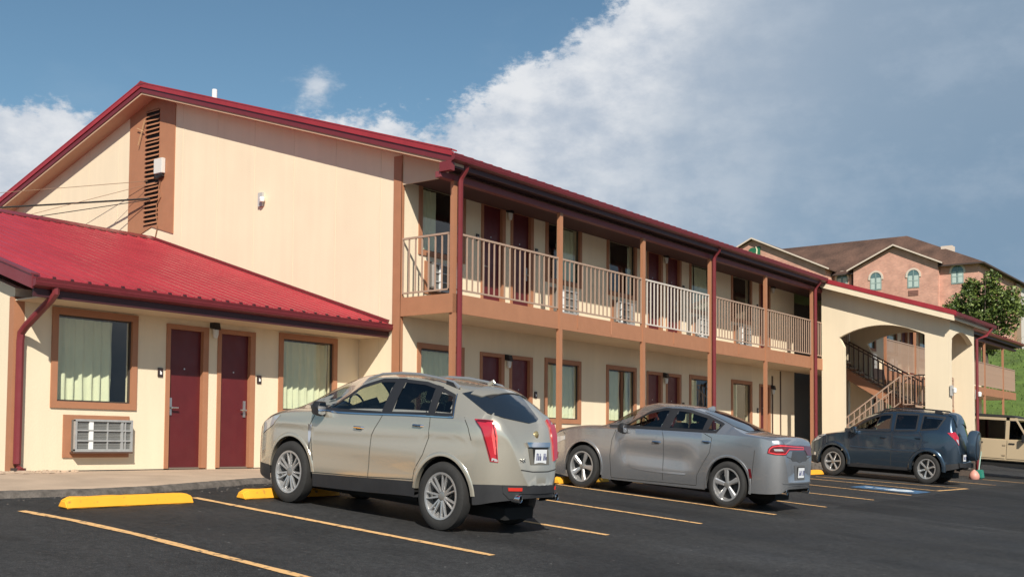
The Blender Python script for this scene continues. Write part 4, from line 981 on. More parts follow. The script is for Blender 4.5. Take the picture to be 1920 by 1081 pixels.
class Car:
    def __init__(s, name, label, cat, x, y0, y1, wb, paint, P, cx, kx=KX, group=None, flip=False):
        """x: lateral centre of the car, y0/y1: world y of rear/front axle"""
        s.P = P; s.paint = paint; s.wb = wb
        r = Vector((cx, y0, gz(x, y0))); f = Vector((cx, y1, gz(x, y1))); o = (r+f)/2; d = f-r
        s.root = thing(name, label, cat, o, group)
        pitch = math.atan2(d.z, abs(d.y)) if y1 > y0 else -math.atan2(-d.z, abs(d.y))
        if y1 > y0: s.root.rotation_euler = (math.atan2(d.z, d.y), 0, 0)
        else: s.root.rotation_mode = 'ZYX'; s.root.rotation_euler = (0, 0, math.pi); s.root.rotation_mode = 'XYZ'; s.root.rotation_euler = (math.atan2(d.z, -d.y), 0, math.pi)
        s.root.scale = (kx, KH, KV)
        s.body()
    def body(s):
        P = s.P; zc, zs, zb, W, ye, ze, zk = (P[k] for k in ('zc', 'zs', 'zb', 'W', 'ye', 'ze', 'zk'))
        l0, l1 = P['ends']; R = P['arch']; wz = P['wheel_z']; ax = [P['axr'], P['axf']]
        L = []; l = l0
        while l < l1-.002:
            L.append(l); e = min(l-l0, l1-l); l += .012 if e < .14 else (.025 if e < .45 else (.007 if any(abs(abs(l-a)-R) < .05 for a in ax) else .035))
        L.append(l1)
        def bottom(l):
            b = zb(l)
            for a in ax:
                q = abs(l-a)
                if q < R: b = max(b, wz+math.sqrt(R*R-q*q)*P.get('arch_k', 1.0)-.0)
            return b
        rows = []
        for l in L:
            b = bottom(l); top = zc(l); sh = min(zs(l), top-.012); E = min(max(ze(l), sh+.004), top-.004); w = W(l); yy = min(ye(l), w*.97)
            k = max(min(zk(l), sh-.015), b+.001) if zk(l) > b else b+.001
            pts = []; tuck = P.get('tuck', .05)
            def side(z): q = (z-.78)/.55; return w*(1-tuck*q*q*(1.4 if q < 0 else 1.0))
            zz = [b+(k-b)*i/2 for i in range(3)]+[k+(sh-k)*i/9 for i in range(1, 10)]
            cr = P.get('crease')
            for z in zz:
                x_ = side(z)
                if cr: x_ += cr(l, z)
                pts.append((x_, z))
            wsh = pts[-1][0]
            for i in range(1, 8): 
                t = i/7; bul = .02*math.sin(math.pi*t)*(1 if E-sh > .15 else .3)
                pts.append((wsh+(yy-wsh)*t+bul, sh+(E-sh)*(t if E-sh > .12 else math.sin(t*math.pi/2))))
            for i in range(1, 9): t = i/8; pts.append((yy*(1-t), E+(top-E)*(1-(1-t)**2.2)))
            rows.append((l, pts))
        n = len(rows[0][1]); vs = []; fs = []; mi = []
        for l, pts in rows:
            full = [(-a, b) for a, b in pts]+[(a, b) for a, b in reversed(pts[:-1])]
            vs += [(a, l, b) for a, b in full]
        m_ = 2*n-1
        for i in range(len(rows)-1):
            for j in range(m_-1):
                fs.append((i*m_+j, i*m_+j+1, (i+1)*m_+j+1, (i+1)*m_+j)); mi.append(1 if (j < 2 or j >= m_-3) else 0)
        # end caps, bulged
        for e, (i, sg) in enumerate(((0, -1), (len(rows)-1, 1))):
            ring = [i*m_+j for j in range(m_)]; ce = Vector((0, rows[i][0], sum(p[1] for p in rows[i][1])/n)); prev = ring
            for k, (sc, bl) in enumerate(((.75, .012), (.45, .02), (.15, .023))):
                new = []
                for j in ring: v = Vector(vs[j]); q = ce+(v-ce)*sc; q.y = rows[i][0]+sg*bl; new.append(len(vs)); vs.append(tuple(q))
                for j in range(m_): a, b = j, (j+1) % m_; fs.append((prev[a], prev[b], new[b], new[a])); mi.append(1 if (vs[prev[a]][2]+vs[new[b]][2])/2 < zk(rows[i][0]) else 0)
                prev = new
            fs.append(tuple(prev)); mi.append(0)
        me = D.meshes.new('body'); me.from_pydata(vs, [], fs); me.materials.append(s.paint); me.materials.append(P.get('cladmat', CLAD)); me.polygons.foreach_set('material_index', mi)
        bm = bmesh.new(); bm.from_mesh(me); bmesh.ops.recalc_face_normals(bm, faces=bm.faces)
        if bm.calc_volume(signed=True) < 0: bmesh.ops.reverse_faces(bm, faces=bm.faces)
        s.bvh = BVHTree.FromBMesh(bm)
        # window openings
        for poly in P['holes']:
            cx_ = sum(p[0] for p in poly)/len(poly); cz = sum(p[1] for p in poly)/len(poly)
            q = [(cx_+(a-cx_)*.99, cz+(b-cz)*.98) for a, b in poly]
            dele = [f for f in bm.faces if abs(f.calc_center_median().x) > .4 and all(inpoly((v.co.y, v.co.z), q) for v in f.verts) and abs(f.normal.x) > .3]
            bmesh.ops.delete(bm, geom=dele, context='FACES')
        for poly in P.get('topholes', []):
            dele = [f for f in bm.faces if f.normal.z > .3 and all(inpoly((v.co.x, v.co.y), poly) for v in f.verts)]
            bmesh.ops.delete(bm, geom=dele, context='FACES')
        bm.to_mesh(me); bm.free()
        me.polygons.foreach_set('use_smooth', [True]*len(me.polygons)); me.set_sharp_from_angle(angle=math.radians(40))
        s.b = put('body', me, s.root)
    def lip(s, name, l, w, out, material, R=None, a0=0., a1=math.pi, depth=.07):
        P = s.P; R = R or P['arch']; tuck = P.get('tuck', .05); cr = P.get('crease'); n = 26; vs = []
        def sx_(y, z): q = (z-.78)/.55; return P['W'](y)*(1-tuck*q*q*(1.4 if q < 0 else 1.0))+(cr(y, z) if cr else 0)
        for i in range(n+1):
            a = a0+(a1-a0)*i/n
            for rad, o in ((R+w, -.004), (R+w*.75, out*.8), (R+w*.3, out), (R-.012, out*.9), (R-.016, -depth)):
                y, z = l+rad*math.cos(a), P['wheel_z']+rad*math.sin(a)*(1 if a > 0 else 1); vs.append((-(sx_(y, z)+o), y, z))
        fs = [(i*5+j, i*5+j+1, (i+1)*5+j+1, (i+1)*5+j) for i in range(n) for j in range(4)]
        for sg in (1, -1):
            me = MB().add([(v[0]*sg, v[1], v[2]) for v in vs], fs).mesh(name, material, fix=False)
            c_ = sum(((p.normal.x*p.center.x) > 0)*2-1 for p in me.polygons)
            if c_ < 0: me.flip_normals()
            me.polygons.foreach_set('use_smooth', [True]*len(me.polygons)); me.set_sharp_from_angle(angle=.8); put(name, me, s.b)
    def hit(s, o, d):
        h = s.bvh.ray_cast(Vector(o), Vector(d).normalized())
        if h[0] is None: 
            q = s.bvh.find_nearest(Vector(o)+Vector(d).normalized()*3); return q[0], q[1]
        return h[0], h[1]
    def mapper(s, view):
        if view == 'L': return lambda a, b: ((-3, a, b), (1, 0, 0))
        if view == 'R': return lambda a, b: ((3, a, b), (-1, 0, 0))
        if view == 'B': return lambda a, b: ((a, -4, b), (0, 1, 0))
        if view == 'F': return lambda a, b: ((a, 4, b), (0, -1, 0))
        if view == 'T': return lambda a, b: ((a, b, 3), (0, 0, -1))
        (dx, dy, sl_), (rw, rl_) = view
        def f(u, z): 
            p = Vector((rw-dy*u, rl_+dx*u, z)); d = Vector((dx, dy, sl_)); return tuple(p-d*3), tuple(d)
        return f
    def drape(s, name, poly, view, material, off=.006, grid=.05, parent=None, thick=0., smooth=True, mirror=False):
        mp = s.mapper(view); P = []
        for (a, b), (c, d) in zip(poly, poly[1:]+poly[:1]):
            n = max(1, int(math.hypot(c-a, d-b)/grid)); P += [(a+(c-a)*i/n, b+(d-b)*i/n) for i in range(n)]
        nb = len(P); x0, x1 = min(p[0] for p in P), max(p[0] for p in P); y0, y1 = min(p[1] for p in P), max(p[1] for p in P)
        V = [Vector(p) for p in P]; gx = x0+grid/2
        while gx < x1:
            gy = y0+grid/2
            while gy < y1:
                if inpoly((gx, gy), P) and min((Vector((gx, gy))-v).length for v in V[:nb]) > grid*.4: V.append(Vector((gx, gy)))
                gy += grid
            gx += grid
        r = delaunay_2d_cdt(V, [(i, (i+1) % nb) for i in range(nb)], [], 1, 1e-6)
        vs = []
        for v in r[0]:
            o, d = mp(v.x, v.y); h, nn = s.hit(o, d)
            if nn.dot(Vector(d)) > 0: nn = -nn
            vs.append(h+nn*off)
        fs = [tuple(f) for f in r[2]]
        mb = MB().add(vs, fs)
        if thick:
            k = len(vs); base = []
            for v in r[0]:
                o, d = mp(v.x, v.y); h, nn = s.hit(o, d); 
                if nn.dot(Vector(d)) > 0: nn = -nn
                base.append(h-nn*.004)
            mb.add(base, [])
            from collections import Counter
            ec = Counter(); 
            for f in fs:
                for i in range(len(f)): ec[tuple(sorted((f[i], f[(i+1) % len(f)])))] += 1
            for (a, b), c in ec.items():
                if c == 1: mb.f.append((a, b, b+k, a+k)); mb.mi.append(0)
        me = mb.mesh(name, material)
        # orient outward
        me.polygons.foreach_set('use_smooth', [smooth]*len(me.polygons)); me.set_sharp_from_angle(angle=math.radians(35))
        o = put(name, me, parent or s.b)
        if mirror:
            m2 = me.copy(); m2.transform(Matrix.Scale(-1, 4, (1, 0, 0))); m2.flip_normals(); put(name, m2, parent or s.b)
        return o
    def band(s, name, line, w, view, material, off=.004, closed=False, parent=None, mirror=False, h=None):
        """narrow strip along a polyline, laid on the body"""
        mp = s.mapper(view); P = []
        seq = line+([line[0]] if closed else [])
        for (a, b), (c, d) in zip(seq, seq[1:]):
            n = max(1, int(math.hypot(c-a, d-b)/.03)); P += [Vector((a+(c-a)*i/n, b+(d-b)*i/n)) for i in range(n)]
        if not closed: P.append(Vector(seq[-1]))
        N_ = len(P); vs = []; inner = []
        for i, p in enumerate(P):
            q0 = P[(i-1) % N_] if closed or i else P[0]; q1 = P[(i+1) % N_] if closed or i < N_-1 else P[-1]
            t = (q1-q0).normalized(); nn = Vector((-t.y, t.x))
            for k, s_ in enumerate((-.5, .5)):
                q = p+nn*w*s_; o, d = mp(q.x, q.y); hpt, no = s.hit(o, d)
                if no.dot(Vector(d)) > 0: no = -no
                vs.append(hpt+no*off)
        M_ = N_ if closed else N_-1
        fs = [(2*i, 2*i+1, (2*(i+1)+1) % (2*N_), (2*(i+1)) % (2*N_)) for i in range(M_)]
        me = MB().add(vs, fs).mesh(name, material, fix=False)
        # face outward from the car
        c_ = Vector((0, 0, .8))
        for p in me.polygons:
            if p.normal.dot(Vector((p.center.x, p.center.y*.4, p.center.z-.8))) < 0: p.flip()
        me.polygons.foreach_set('use_smooth', [True]*len(me.polygons))
        o = put(name, me, parent or s.b)
        if mirror:
            m2 = me.copy(); m2.transform(Matrix.Scale(-1, 4, (1, 0, 0))); m2.flip_normals(); put(name, m2, parent or s.b)
        return o
    def window(s, poly, material, view='L', frame=.035, mirror=True, name='window', fmat=None):
        w = s.drape(name, poly, view, material, off=.0, grid=.07, mirror=False)
        q = shrink(poly, frame*.42)
        s.band('window_seal', q, frame, view, fmat or BLACK, off=.005, closed=True, parent=w)
        if mirror:
            m2 = w.data.copy(); m2.transform(Matrix.Scale(-1, 4, (1, 0, 0))); w2 = put(name, m2, s.b)
            m3 = w.children[0].data.copy(); m3.transform(Matrix.Scale(-1, 4, (1, 0, 0))); put('window_seal', m3, w2)
        return w
    def wheels(s, wx, r, rr, spokes, width=.23, style='double', zc=None):
        P = s.P; tw = width/2
        prof = [(-tw*.80, rr+.005), (-tw*.97, rr+.03), (-tw*1.0, (r+rr)/2), (-tw*.93, r-.03), (-tw*.8, r-.008), (-tw*.45, r), (0, r+.002), (tw*.45, r), (tw*.8, r-.008), (tw*.95, r-.05), (tw*.98, rr+.02), (tw*.8, rr-.01)]
        ty = MB().lathe(prof, 44); tyre = ty.mesh('wheel', TYRE, smooth=True)
        rim = MB().lathe([(-tw*.80, rr+.012), (-tw*.92, rr+.008), (-tw*.90, rr-.012), (-tw*.70, rr-.022), (tw*.5, rr-.04), (tw*.6, .02)], 44)
        rimm = rim.mesh('rim', [ALLOY], smooth=True)
        back = MB().lathe([(tw*.2, .0), (tw*.2, rr-.03)], 30).mesh('brake_disc', ALLOYD)
        sp = MB()
        for k in range(spokes):
            a = 2*math.pi*(k+.25)/spokes
            subs = [(-.13, -.05), (.13, .05)] if style == 'double' else [(0, 0)]
            for da0, da1 in subs:
                r0, r1 = rr*.20, rr-.015
                w0, w1 = (.030, .021) if style == 'double' else ((.052, .095) if style == 'wide' else (.04, .058))
                ang = a+da0*1.0
                def pt(rad, lat, xoff, aa): c, d = math.cos(aa), math.sin(aa); return (xoff, rad*c-lat*d, rad*d+lat*c)
                a_in = a+da1*3.2 if style == 'double' else a; a_out = a+da0*1.15 if style == 'double' else a
                vs = []
                for rad, wd, aa, xo in ((r0, w0, a_in, -tw*.62), ((r0+r1)/2, (w0+w1)/2, (a_in+a_out)/2, -tw*.74), (r1, w1, a_out, -tw*.84)):
                    for lat, dx_ in ((-wd/2, .012), (-wd*.28, -.004), (wd*.28, -.004), (wd/2, .012), (wd/2, .035), (-wd/2, .035)): vs.append(pt(rad, lat, xo+dx_, aa))
                fs = [(i*6+j, i*6+(j+1) % 6, (i+1)*6+(j+1) % 6, (i+1)*6+j) for i in range(2) for j in range(6)]+[(12, 13, 14, 15, 16, 17)]
                sp.add(vs, fs)
        spm = sp.mesh('spokes', ALLOY, smooth=True)
        hubm = MB().lathe([(-tw*.66, 0), (-tw*.68, .035), (-tw*.60, rr*.22), (-tw*.2, rr*.26)], 24).mesh('hub_cap', mat('alloy_hub', (.40, .38, .35), .4, metal=.8), smooth=True)
        for sx in (-1, 1):
            for l in (P['axr'], P['axf']):
                w = put('wheel', tyre, s.root, loc=(sx*wx, l, zc or r), rot=(random.uniform(0, 6), 0, 0 if sx < 0 else math.pi))
                put('rim', rimm, w); put('spokes', spm, w); put('hub_cap', hubm, w); put('brake_disc', back, w)
        # dark wheel wells and underbody
        q = MB(); R = P['arch']
        wi = wx-tw-.03
        for l in (P['axr'], P['axf']):
            for sx in (-1, 1):
                vs = []
                n = 18
                for i in range(n+1):
                    a = math.pi*i/n-.0; y, z = l+(R+.006)*math.cos(a), P['wheel_z']+(R+.006)*math.sin(a)
                    vs += [(sx*(s.P['W'](y)*.965), y, max(z, .2)), (sx*.35, y, max(z, .2))]
                q.add(vs, [(2*i, 2*i+1, 2*i+3, 2*i+2) for i in range(n)])
        q.box(-.36, .36, P['ends'][0]+.3, P['ends'][1]-.35, .17, .30)
        z0 = P.get('floor', .26)
        q.box(-.80, .80, P['axr']+R+.03, P['axf']-R-.03, z0, z0+.06)
        q.box(-.66, .66, P['ends'][0]+.22, P['axr']-R, P.get('rearfloor', .36), P.get('rearfloor', .36)+.05).box(-.66, .66, P['axf']+R, P['ends'][1]-.25, .3, .36)
        nofix(q, 'underbody', mat('underbody_black', (.008, .008, .008), .9), s.root)
    def interior(s, dash, seat1, seat2, zf, zseat, col=None, wheel=True):
        c = col or SEAT; q = MB()
        q.box(-.78, .78, seat2-.35, dash+.35, zf, zf+.05)
        q.prism([(dash-.12, zseat+.16), (dash+.02, zseat+.46), (dash+.45, zseat+.44), (dash+.45, zf), (dash, zf)], 0, -.74, .74)
        o = q.build('dashboard', mat('dark_dashboard', (.03, .03, .032), .6), s.root)
        for l, xs_ in ((seat1, (-.37, .37)), (seat2, (-.40, 0, .40))):
            for x in xs_:
                m_ = MB(); hw = .24 if l == seat1 else .20; rz = 0 if l == seat1 else -.13
                m_.box(x-hw, x+hw, l-.05, l+.48, zseat-.12, zseat+.04)
                m_.prism([(l-.05, zseat), (l+.07, zseat), (l-.13, zseat+.58+rz), (l-.23, zseat+.56+rz)], 0, x-hw, x+hw)
                m_.prism([(l-.18, zseat+.60+rz), (l-.09, zseat+.60+rz), (l-.13, zseat+.77+rz), (l-.20, zseat+.75+rz)], 0, x-.12, x+.12)
                me = m_.mesh('seat', c); bevel(me, .02, 2); me.polygons.foreach_set('use_smooth', [True]*len(me.polygons)); me.set_sharp_from_angle(angle=.7); put('seat', me, s.root)
        if wheel:
            t = MB(); n = 28; cx, cy, cz = -.37, dash-.16, zseat+.44; ring = []
            for i in range(n+1):
                a = 2*math.pi*i/n; ring.append((cx+.185*math.cos(a), cy+.185*math.sin(a)*.38, cz+.185*math.sin(a)*.92))
            t.tube(ring, .014, 6, cap=False).beam((cx-.17, cy, cz), (cx+.17, cy, cz), .03, .02).beam((cx, cy, cz), (cx, cy-.06, cz-.16), .03, .02).beam((cx, cy, cz), (cx, cy+.28, cz-.12), .04, .04)
            t.build('steering_wheel', BLACK, s.root, smooth=True)
    def mirror(s, l, z, w=.98, material=None, sz=1.0):
        for sx in (-1, 1):
            m_ = MB(); a = [(-.10, -.07), (-.02, -.09), (.09, -.07), (.11, .02), (.07, .09), (-.08, .09), (-.11, .03)]
            vs = []
            for k, (sc, dy) in enumerate(((.92, -.05), (1, -.02), (.95, .05), (.6, .10))): vs += [(sx*(w+p*sc*sz), l+dy*sz, z+.02+q*sc*sz) for p, q in a]
            n = 7; m_.add(vs, [tuple(range(n))]+[(k*n+i, k*n+(i+1) % n, (k+1)*n+(i+1) % n, (k+1)*n+i) for k in range(3) for i in range(n)]+[tuple(range(3*n, 4*n))])
            o = m_.build('door_mirror', material or s.paint, s.root, smooth=True)
            MB().prism([(sx*(w+p*.8*sz), z+.02+q*.8*sz) for p, q in a], 1, l-.054*sz, l-.051*sz).build('mirror_glass', CHROME, o)
            MB().beam((sx*(w-.16), l+.03, z-.05), (sx*(w-.04), l+.02, z-.03), .06, .05).build('mirror_arm', BLACK, o)
    def handle(s, l, z, material, view='L', w=.17, off=.03):
        for sx in (-1, 1):
            h, nn = s.hit((sx*3, l, z), (-sx, 0, 0)); x = h.x
            o = MB().tube([(x-sx*.004, l-w/2, z), (x+sx*off, l-w/2+.02, z), (x+sx*off, l+w/2-.02, z), (x-sx*.004, l+w/2, z)], .014, 8).build('door_handle', material, s.b, smooth=True)
            MB().box(min(x, x+sx*.004), max(x, x+sx*.004), l-w*.3, l+w*.3, z-.028, z+.012).build('handle_recess', BLACK, o)
    def rails(s, x, l0, l1, zf, material, up=.045):
        for sx in (-1, 1):
            pts = [(sx*x, l0, zf(l0)-.01)]+[(sx*x, l0+(l1-l0)*t, zf(l0+(l1-l0)*t)+up) for t in (.06, .2, .4, .6, .8, .94)]+[(sx*x, l1, zf(l1)-.01)]
            o = MB().tube(pts, [.03, .018, .017, .017, .017, .017, .018, .03], 8).build('roof_rail', material, s.root, smooth=True)
            MB().prism([(l0-.02, zf(l0)-.02), (l0+.22, zf(l0+.22)-.02), (l0+.22, zf(l0+.22)+up), (l0+.1, zf(l0+.1)+up)], 0, sx*x-.018, sx*x+.018).build('rail_foot', BLACK, o)
    def plate(s, c, wd=.31, ht=.16, ydir=-1, tilt=0., yoff=.02):
        h, nn = s.hit((c[0], 4*ydir, c[1]), (0, -ydir, 0)); y = h.y+ydir*yoff
        o = MB().box(c[0]-wd/2-.012, c[0]+wd/2+.012, y-.006, y+.03, c[1]-ht/2-.012, c[1]+ht/2+.012).build('plate_frame', BLACK, s.b)
        MB().box(c[0]-wd/2, c[0]+wd/2, y-.010, y-.006, c[1]-ht/2, c[1]+ht/2).build('number_plate', PLATE, o)
        q = MB(); rr = random.Random(int(c[1]*100))
        for i in range(6):
            xx = c[0]-wd/2+.035+i*wd/6.6
            if i == 3: continue
            q.box(xx, xx+.012, y-.0125, y-.0105, c[1]-.04, c[1]+.035).box(xx+.022, xx+.032, y-.0125, y-.0105, c[1]-.04, c[1]+(.035 if rr.random() < .6 else .0)).box(xx, xx+.032, y-.0126, y-.0106, c[1]+rr.choice((-.04, -.005, .025)), c[1]+rr.choice((-.04, -.005, .025))+.012)
        q.build('plate_characters', PLI, o)
    def exhaust(s, x, z, y, r=.038):
        MB().lathe([(y+.12, r), (y, r), (y-.003, r-.004), (y, r-.008), (y+.1, r-.008), (y+.1, 0)], 18, axis='y').build('exhaust_tip', CHROME, s.root, loc=(x, 0, z), smooth=True)
def inpoly(p, poly):
    x, y = p; c = False; n = len(poly)
    for i in range(n):
        x0, y0 = poly[i][0], poly[i][1]; x1, y1 = poly[i-1][0], poly[i-1][1]
        if (y0 > y) != (y1 > y) and x < (x1-x0)*(y-y0)/(y1-y0)+x0: c = not c
    return c
def shrink(poly, d):
    A = sum(poly[i-1][0]*poly[i][1]-poly[i][0]*poly[i-1][1] for i in range(len(poly))); sg = 1 if A > 0 else -1; out = []
    n = len(poly)
    for i in range(n):
        p0, p1, p2 = (Vector(poly[i-1][:2]), Vector(poly[i][:2]), Vector(poly[(i+1) % n][:2]))
        a = (p1-p0).normalized(); b = (p2-p1).normalized(); na = Vector((-a.y, a.x))*sg; nb = Vector((-b.y, b.x))*sg
        m_ = (na+nb); m_ = m_/max(.35, m_.length_squared/2)*.5*1.0 if m_.length else na
        out.append(tuple(p1+m_*d*(2 if False else 1.0)*1.0))
    return out

# ---- beige SUV -------------------------------------------------
P1 = dict(ends=(-2.37, 2.40), axr=-1.403, axf=1.403, arch=.455, wheel_z=.375, floor=.27, rearfloor=.40,
    zc=curve([(2.40, .66), (2.37, .82), (2.30, .97), (2.2, 1.04), (2.05, 1.10), (1.82, 1.16), (1.62, 1.21), (1.45, 1.31), (1.18, 1.46), (.87, 1.58), (.6, 1.645), (.2, 1.68), (-.3, 1.685), (-.9, 1.67), (-1.25, 1.64), (-1.62, 1.60), (-1.74, 1.565), (-1.95, 1.44), (-2.10, 1.31), (-2.20, 1.20), (-2.28, 1.02), (-2.32, .86), (-2.345, .78), (-2.365, .68), (-2.37, .60)]),
    zs=curve([(2.40, .56), (2.3, .80), (2.1, .94), (1.9, 1.02), (1.6, 1.09), (1.3, 1.12), (.9, 1.15), (.5, 1.165), (0, 1.185), (-.7, 1.22), (-1.5, 1.25), (-1.9, 1.24), (-2.1, 1.17), (-2.2, 1.08), (-2.3, .80), (-2.37, .56)]),
    zb=curve([(2.40, .42), (2.3, .32), (2.0, .24), (1.7, .22), (.9, .25), (0, .28), (-.9, .32), (-1.85, .33), (-2.1, .38), (-2.37, .44)]),
    W=curve([(2.40, .42), (2.37, .52), (2.28, .68), (2.15, .79), (1.95, .87), (1.6, .93), (1.0, .945), (0, .95), (-1.3, .95), (-1.6, .94), (-1.85, .895), (-2.0, .825), (-2.1, .75), (-2.2, .64), (-2.28, .52), (-2.34, .40), (-2.37, .30)]),
    ye=curve([(2.40, .25), (2.2, .55), (1.6, .70), (1.2, .70), (.7, .665), (0, .665), (-.6, .655), (-1.3, .61), (-1.7, .585), (-1.9, .63), (-2.1, .62), (-2.2, .52), (-2.3, .38), (-2.37, .22)]),
    ze=curve([(2.40, .60), (2.2, .99), (1.8, 1.11), (1.5, 1.16), (1.2, 1.18), (1.0, 1.20), (.86, 1.235), (.72, 1.30), (.55, 1.39), (.30, 1.525), (.08, 1.60), (-.2, 1.635), (-.6, 1.645), (-1.0, 1.615), (-1.4, 1.555), (-1.62, 1.51), (-1.78, 1.45), (-1.95, 1.36), (-2.1, 1.25), (-2.2, 1.12), (-2.3, .88), (-2.37, .58)]),
    zk=lin([(2.40, .44), (1.0, .40), (-.85, .49), (-1.75, .545), (-2.1, .57), (-2.37, .58)]),
    crease=lambda l, z: .012*math.exp(-((z-(1.03+(-l)*.035))/.035)**2)-.012*math.exp(-((z-.62)/.07)**2)*(1 if abs(l) < .95 else 0),
    holes=[[(.95, 1.185), (.70, 1.265), (.53, 1.36), (.28, 1.495), (-.09, 1.595), (-.36, 1.61), (-.30, 1.20), (.5, 1.18)],
           [(-.42, 1.21), (-.48, 1.61), (-.85, 1.60), (-1.04, 1.565), (-1.10, 1.245)], [(-1.16, 1.25), (-1.11, 1.55), (-1.35, 1.485), (-1.49, 1.265)]],
    topholes=[[(-.60, .75), (.60, .75), (.60, 1.48), (-.60, 1.48)]])
BEIGE = car_paint('champagne_metallic_paint', (.50, .46, .38), metal=.6, rough=.22, coat=.9)
srx = Car('parked_suv', 'beige metallic SUV parked nose-in, nearest the camera, seen from its left rear', 'SUV', -5.4, -4.37, -1.76, 2.807, BEIGE, P1, -5.43+.925*.78, kx=.78)
H = P1['holes']
srx.window(H[0], CG2, frame=.045); srx.window(H[1], PRIV, frame=.04); srx.window(H[2], PRIV, frame=.035)
srx.band('chrome_trim', [(.98, 1.17), (.5, 1.165), (0, 1.183), (-.7, 1.218), (-1.5, 1.245), (-1.37, 1.50)], .014, 'L', CHROME, off=.010, mirror=True)
srx.drape('windscreen', [(-.62, .72), (.62, .72), (.64, 1.5), (-.64, 1.5)], 'T', CGLASS, off=.0, grid=.12)
v1 = ((.846, .533, -.047), (-.1, -2.0))
srx.drape('rear_window', [(.775, 1.505), (.594, 1.545), (.30, 1.565), (.03, 1.56), (-.04, 1.52), (-.27, 1.30), (-.24, 1.265), (-.142, 1.235), (.187, 1.262), (.418, 1.30)], v1, mat('tinted_rear_glass', (.012, .016, .022), .05, coat=1, spec=.8), off=.008, grid=.05, thick=1)
srx.drape('rear_spoiler', [(-.62, -1.55), (.62, -1.55), (.58, -1.70), (.3, -1.78), (-.3, -1.78), (-.58, -1.70)], 'T', BEIGE, off=.018, grid=.07, thick=1)
srx.drape('spoiler_underside', [(-.52, -1.70), (.52, -1.70), (.5, -1.795), (-.5, -1.795)], 'T', BLACK, off=.010, grid=.1)
v2 = ((.837, .548, -.049), (-.82, -2.15)); v3 = ((.865, .501, -.045), (.82, -2.15))
t1 = srx.drape('tail_light', [(.312, 1.254), (.07, 1.256), (.013, 1.094), (-.035, .817), (.071, .819), (.157, 1.024), (.224, 1.16)], v2, REDL, off=.014, grid=.035, thick=1)
srx.band('lens_edge', [(.29, 1.243), (.078, 1.243), (.026, 1.09), (-.018, .835), (.062, .833), (.145, 1.024), (.212, 1.157)], .014, v2, REDD, off=.0165, closed=True, parent=t1)
srx.drape('light_core', [(.07, 1.22), (.045, 1.22), (.0, 1.09), (-.015, .90), (.02, .90), (.075, 1.09)], v2, mat('bright_lens', (.80, .10, .10), .12, coat=1), off=.0165, grid=.05, parent=t1)
srx.drape('reverse_lens', [(.05, .86), (-.02, .85), (-.028, .825), (.055, .828)], v2, CLEARL, off=.0165, grid=.03, parent=t1)
srx.drape('tail_light', [(.225, 1.27), (.13, 1.262), (.07, 1.099), (.04, .852), (.08, .816), (.115, 1.011), (.165, 1.181)], v3, REDL, off=.02, grid=.035, thick=1)
srx.drape('chrome_bar', [(-.30, 1.035), (.30, 1.035), (.27, .985), (-.27, .985)], 'B', CHROME, off=.03, grid=.05, thick=1)
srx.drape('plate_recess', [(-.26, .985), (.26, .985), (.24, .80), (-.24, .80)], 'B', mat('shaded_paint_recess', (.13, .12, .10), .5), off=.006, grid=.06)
srx.plate((0, .89), .30, .155, yoff=.015)
h, nn = srx.hit((0, -4, 1.12), (0, 1, 0))
MB().lathe([(h.y-.02, 0), (h.y-.018, .03), (h.y-.005, .045), (h.y+.01, .045)], 18, axis='y').build('round_emblem', mat('gold_emblem', (.55, .42, .2), .3, metal=.8), srx.b, loc=(0, 0, 1.12), smooth=True)
h, nn = srx.hit((-.42, -4, .845), (0, 1, 0)); tm = text_mesh('SRX', .055); tm.materials.append(CHROME)
put('model_lettering', tm, srx.b, loc=(-.42, h.y-.012, .845), rot=(math.radians(90), 0, -.35))
for sx in (-1, 1): srx.drape('rear_reflector', [(sx*.60, .55), (sx*.42, .555), (sx*.42, .52), (sx*.59, .515)], 'B', AMB, off=.024, grid=.05, thick=1)
srx.drape('bumper_cover', [(-.66, .575), (.66, .575), (.62, .40), (-.62, .40)], 'B', CLAD, off=.010, grid=.06)
srx.exhaust(-.47, .435, -2.36, .043); srx.exhaust(.47, .435, -2.36, .043)
srx.band('bumper_seam', [(.45, .745), (.2, .725), (-.2, .725), (-.45, .745)][::-1], .012, 'B', mat('panel_gap', (.03, .028, .025), .8), off=.003)
GAP = MATS['panel_gap']
srx.drape('pillar_cover', [(-.29, 1.195), (-.35, 1.625), (-.50, 1.63), (-.43, 1.20)], 'L', BLACK, off=.004, grid=.05, mirror=True)
srx.drape('pillar_cover', [(-1.09, 1.24), (-1.02, 1.585), (-1.13, 1.565), (-1.17, 1.245)], 'L', BLACK, off=.004, grid=.05, mirror=True)
srx.drape('mirror_sail', [(1.06, 1.165), (.84, 1.25), (.84, 1.17)], 'L', BLACK, off=.008, grid=.05, mirror=True)
for ln in ([(-.30, 1.19), (-.145, .95), (-.12, .45)], [(-1.12, 1.24), (-1.14, 1.0), (-1.06, .80), (-.93, .62), (-.91, .50)], [(.93, 1.17), (1.03, 1.0), (.97, .7), (.93, .45)], [(.93, .42), (-.12, .465), (-.91, .515)], [(-1.66, 1.26), (-1.74, 1.15), (-1.80, 1.02)]):
    srx.band('panel_gap', ln, .009, 'L', GAP, off=.0025, mirror=True)
srx.handle(.09, 1.022, CHROME); srx.handle(-.94, 1.12, CHROME)
srx.drape('fender_vent', [(1.06, .99), (.99, .985), (1.0, .70), (1.03, .69)], 'L', CHROME, off=.014, grid=.05, thick=1, mirror=True)
srx.drape('headlight', [(2.05, .95), (1.80, 1.04), (1.68, 1.055), (1.82, .93), (2.1, .80)], 'L', CLEARL, off=.010, grid=.05, thick=1, mirror=True)
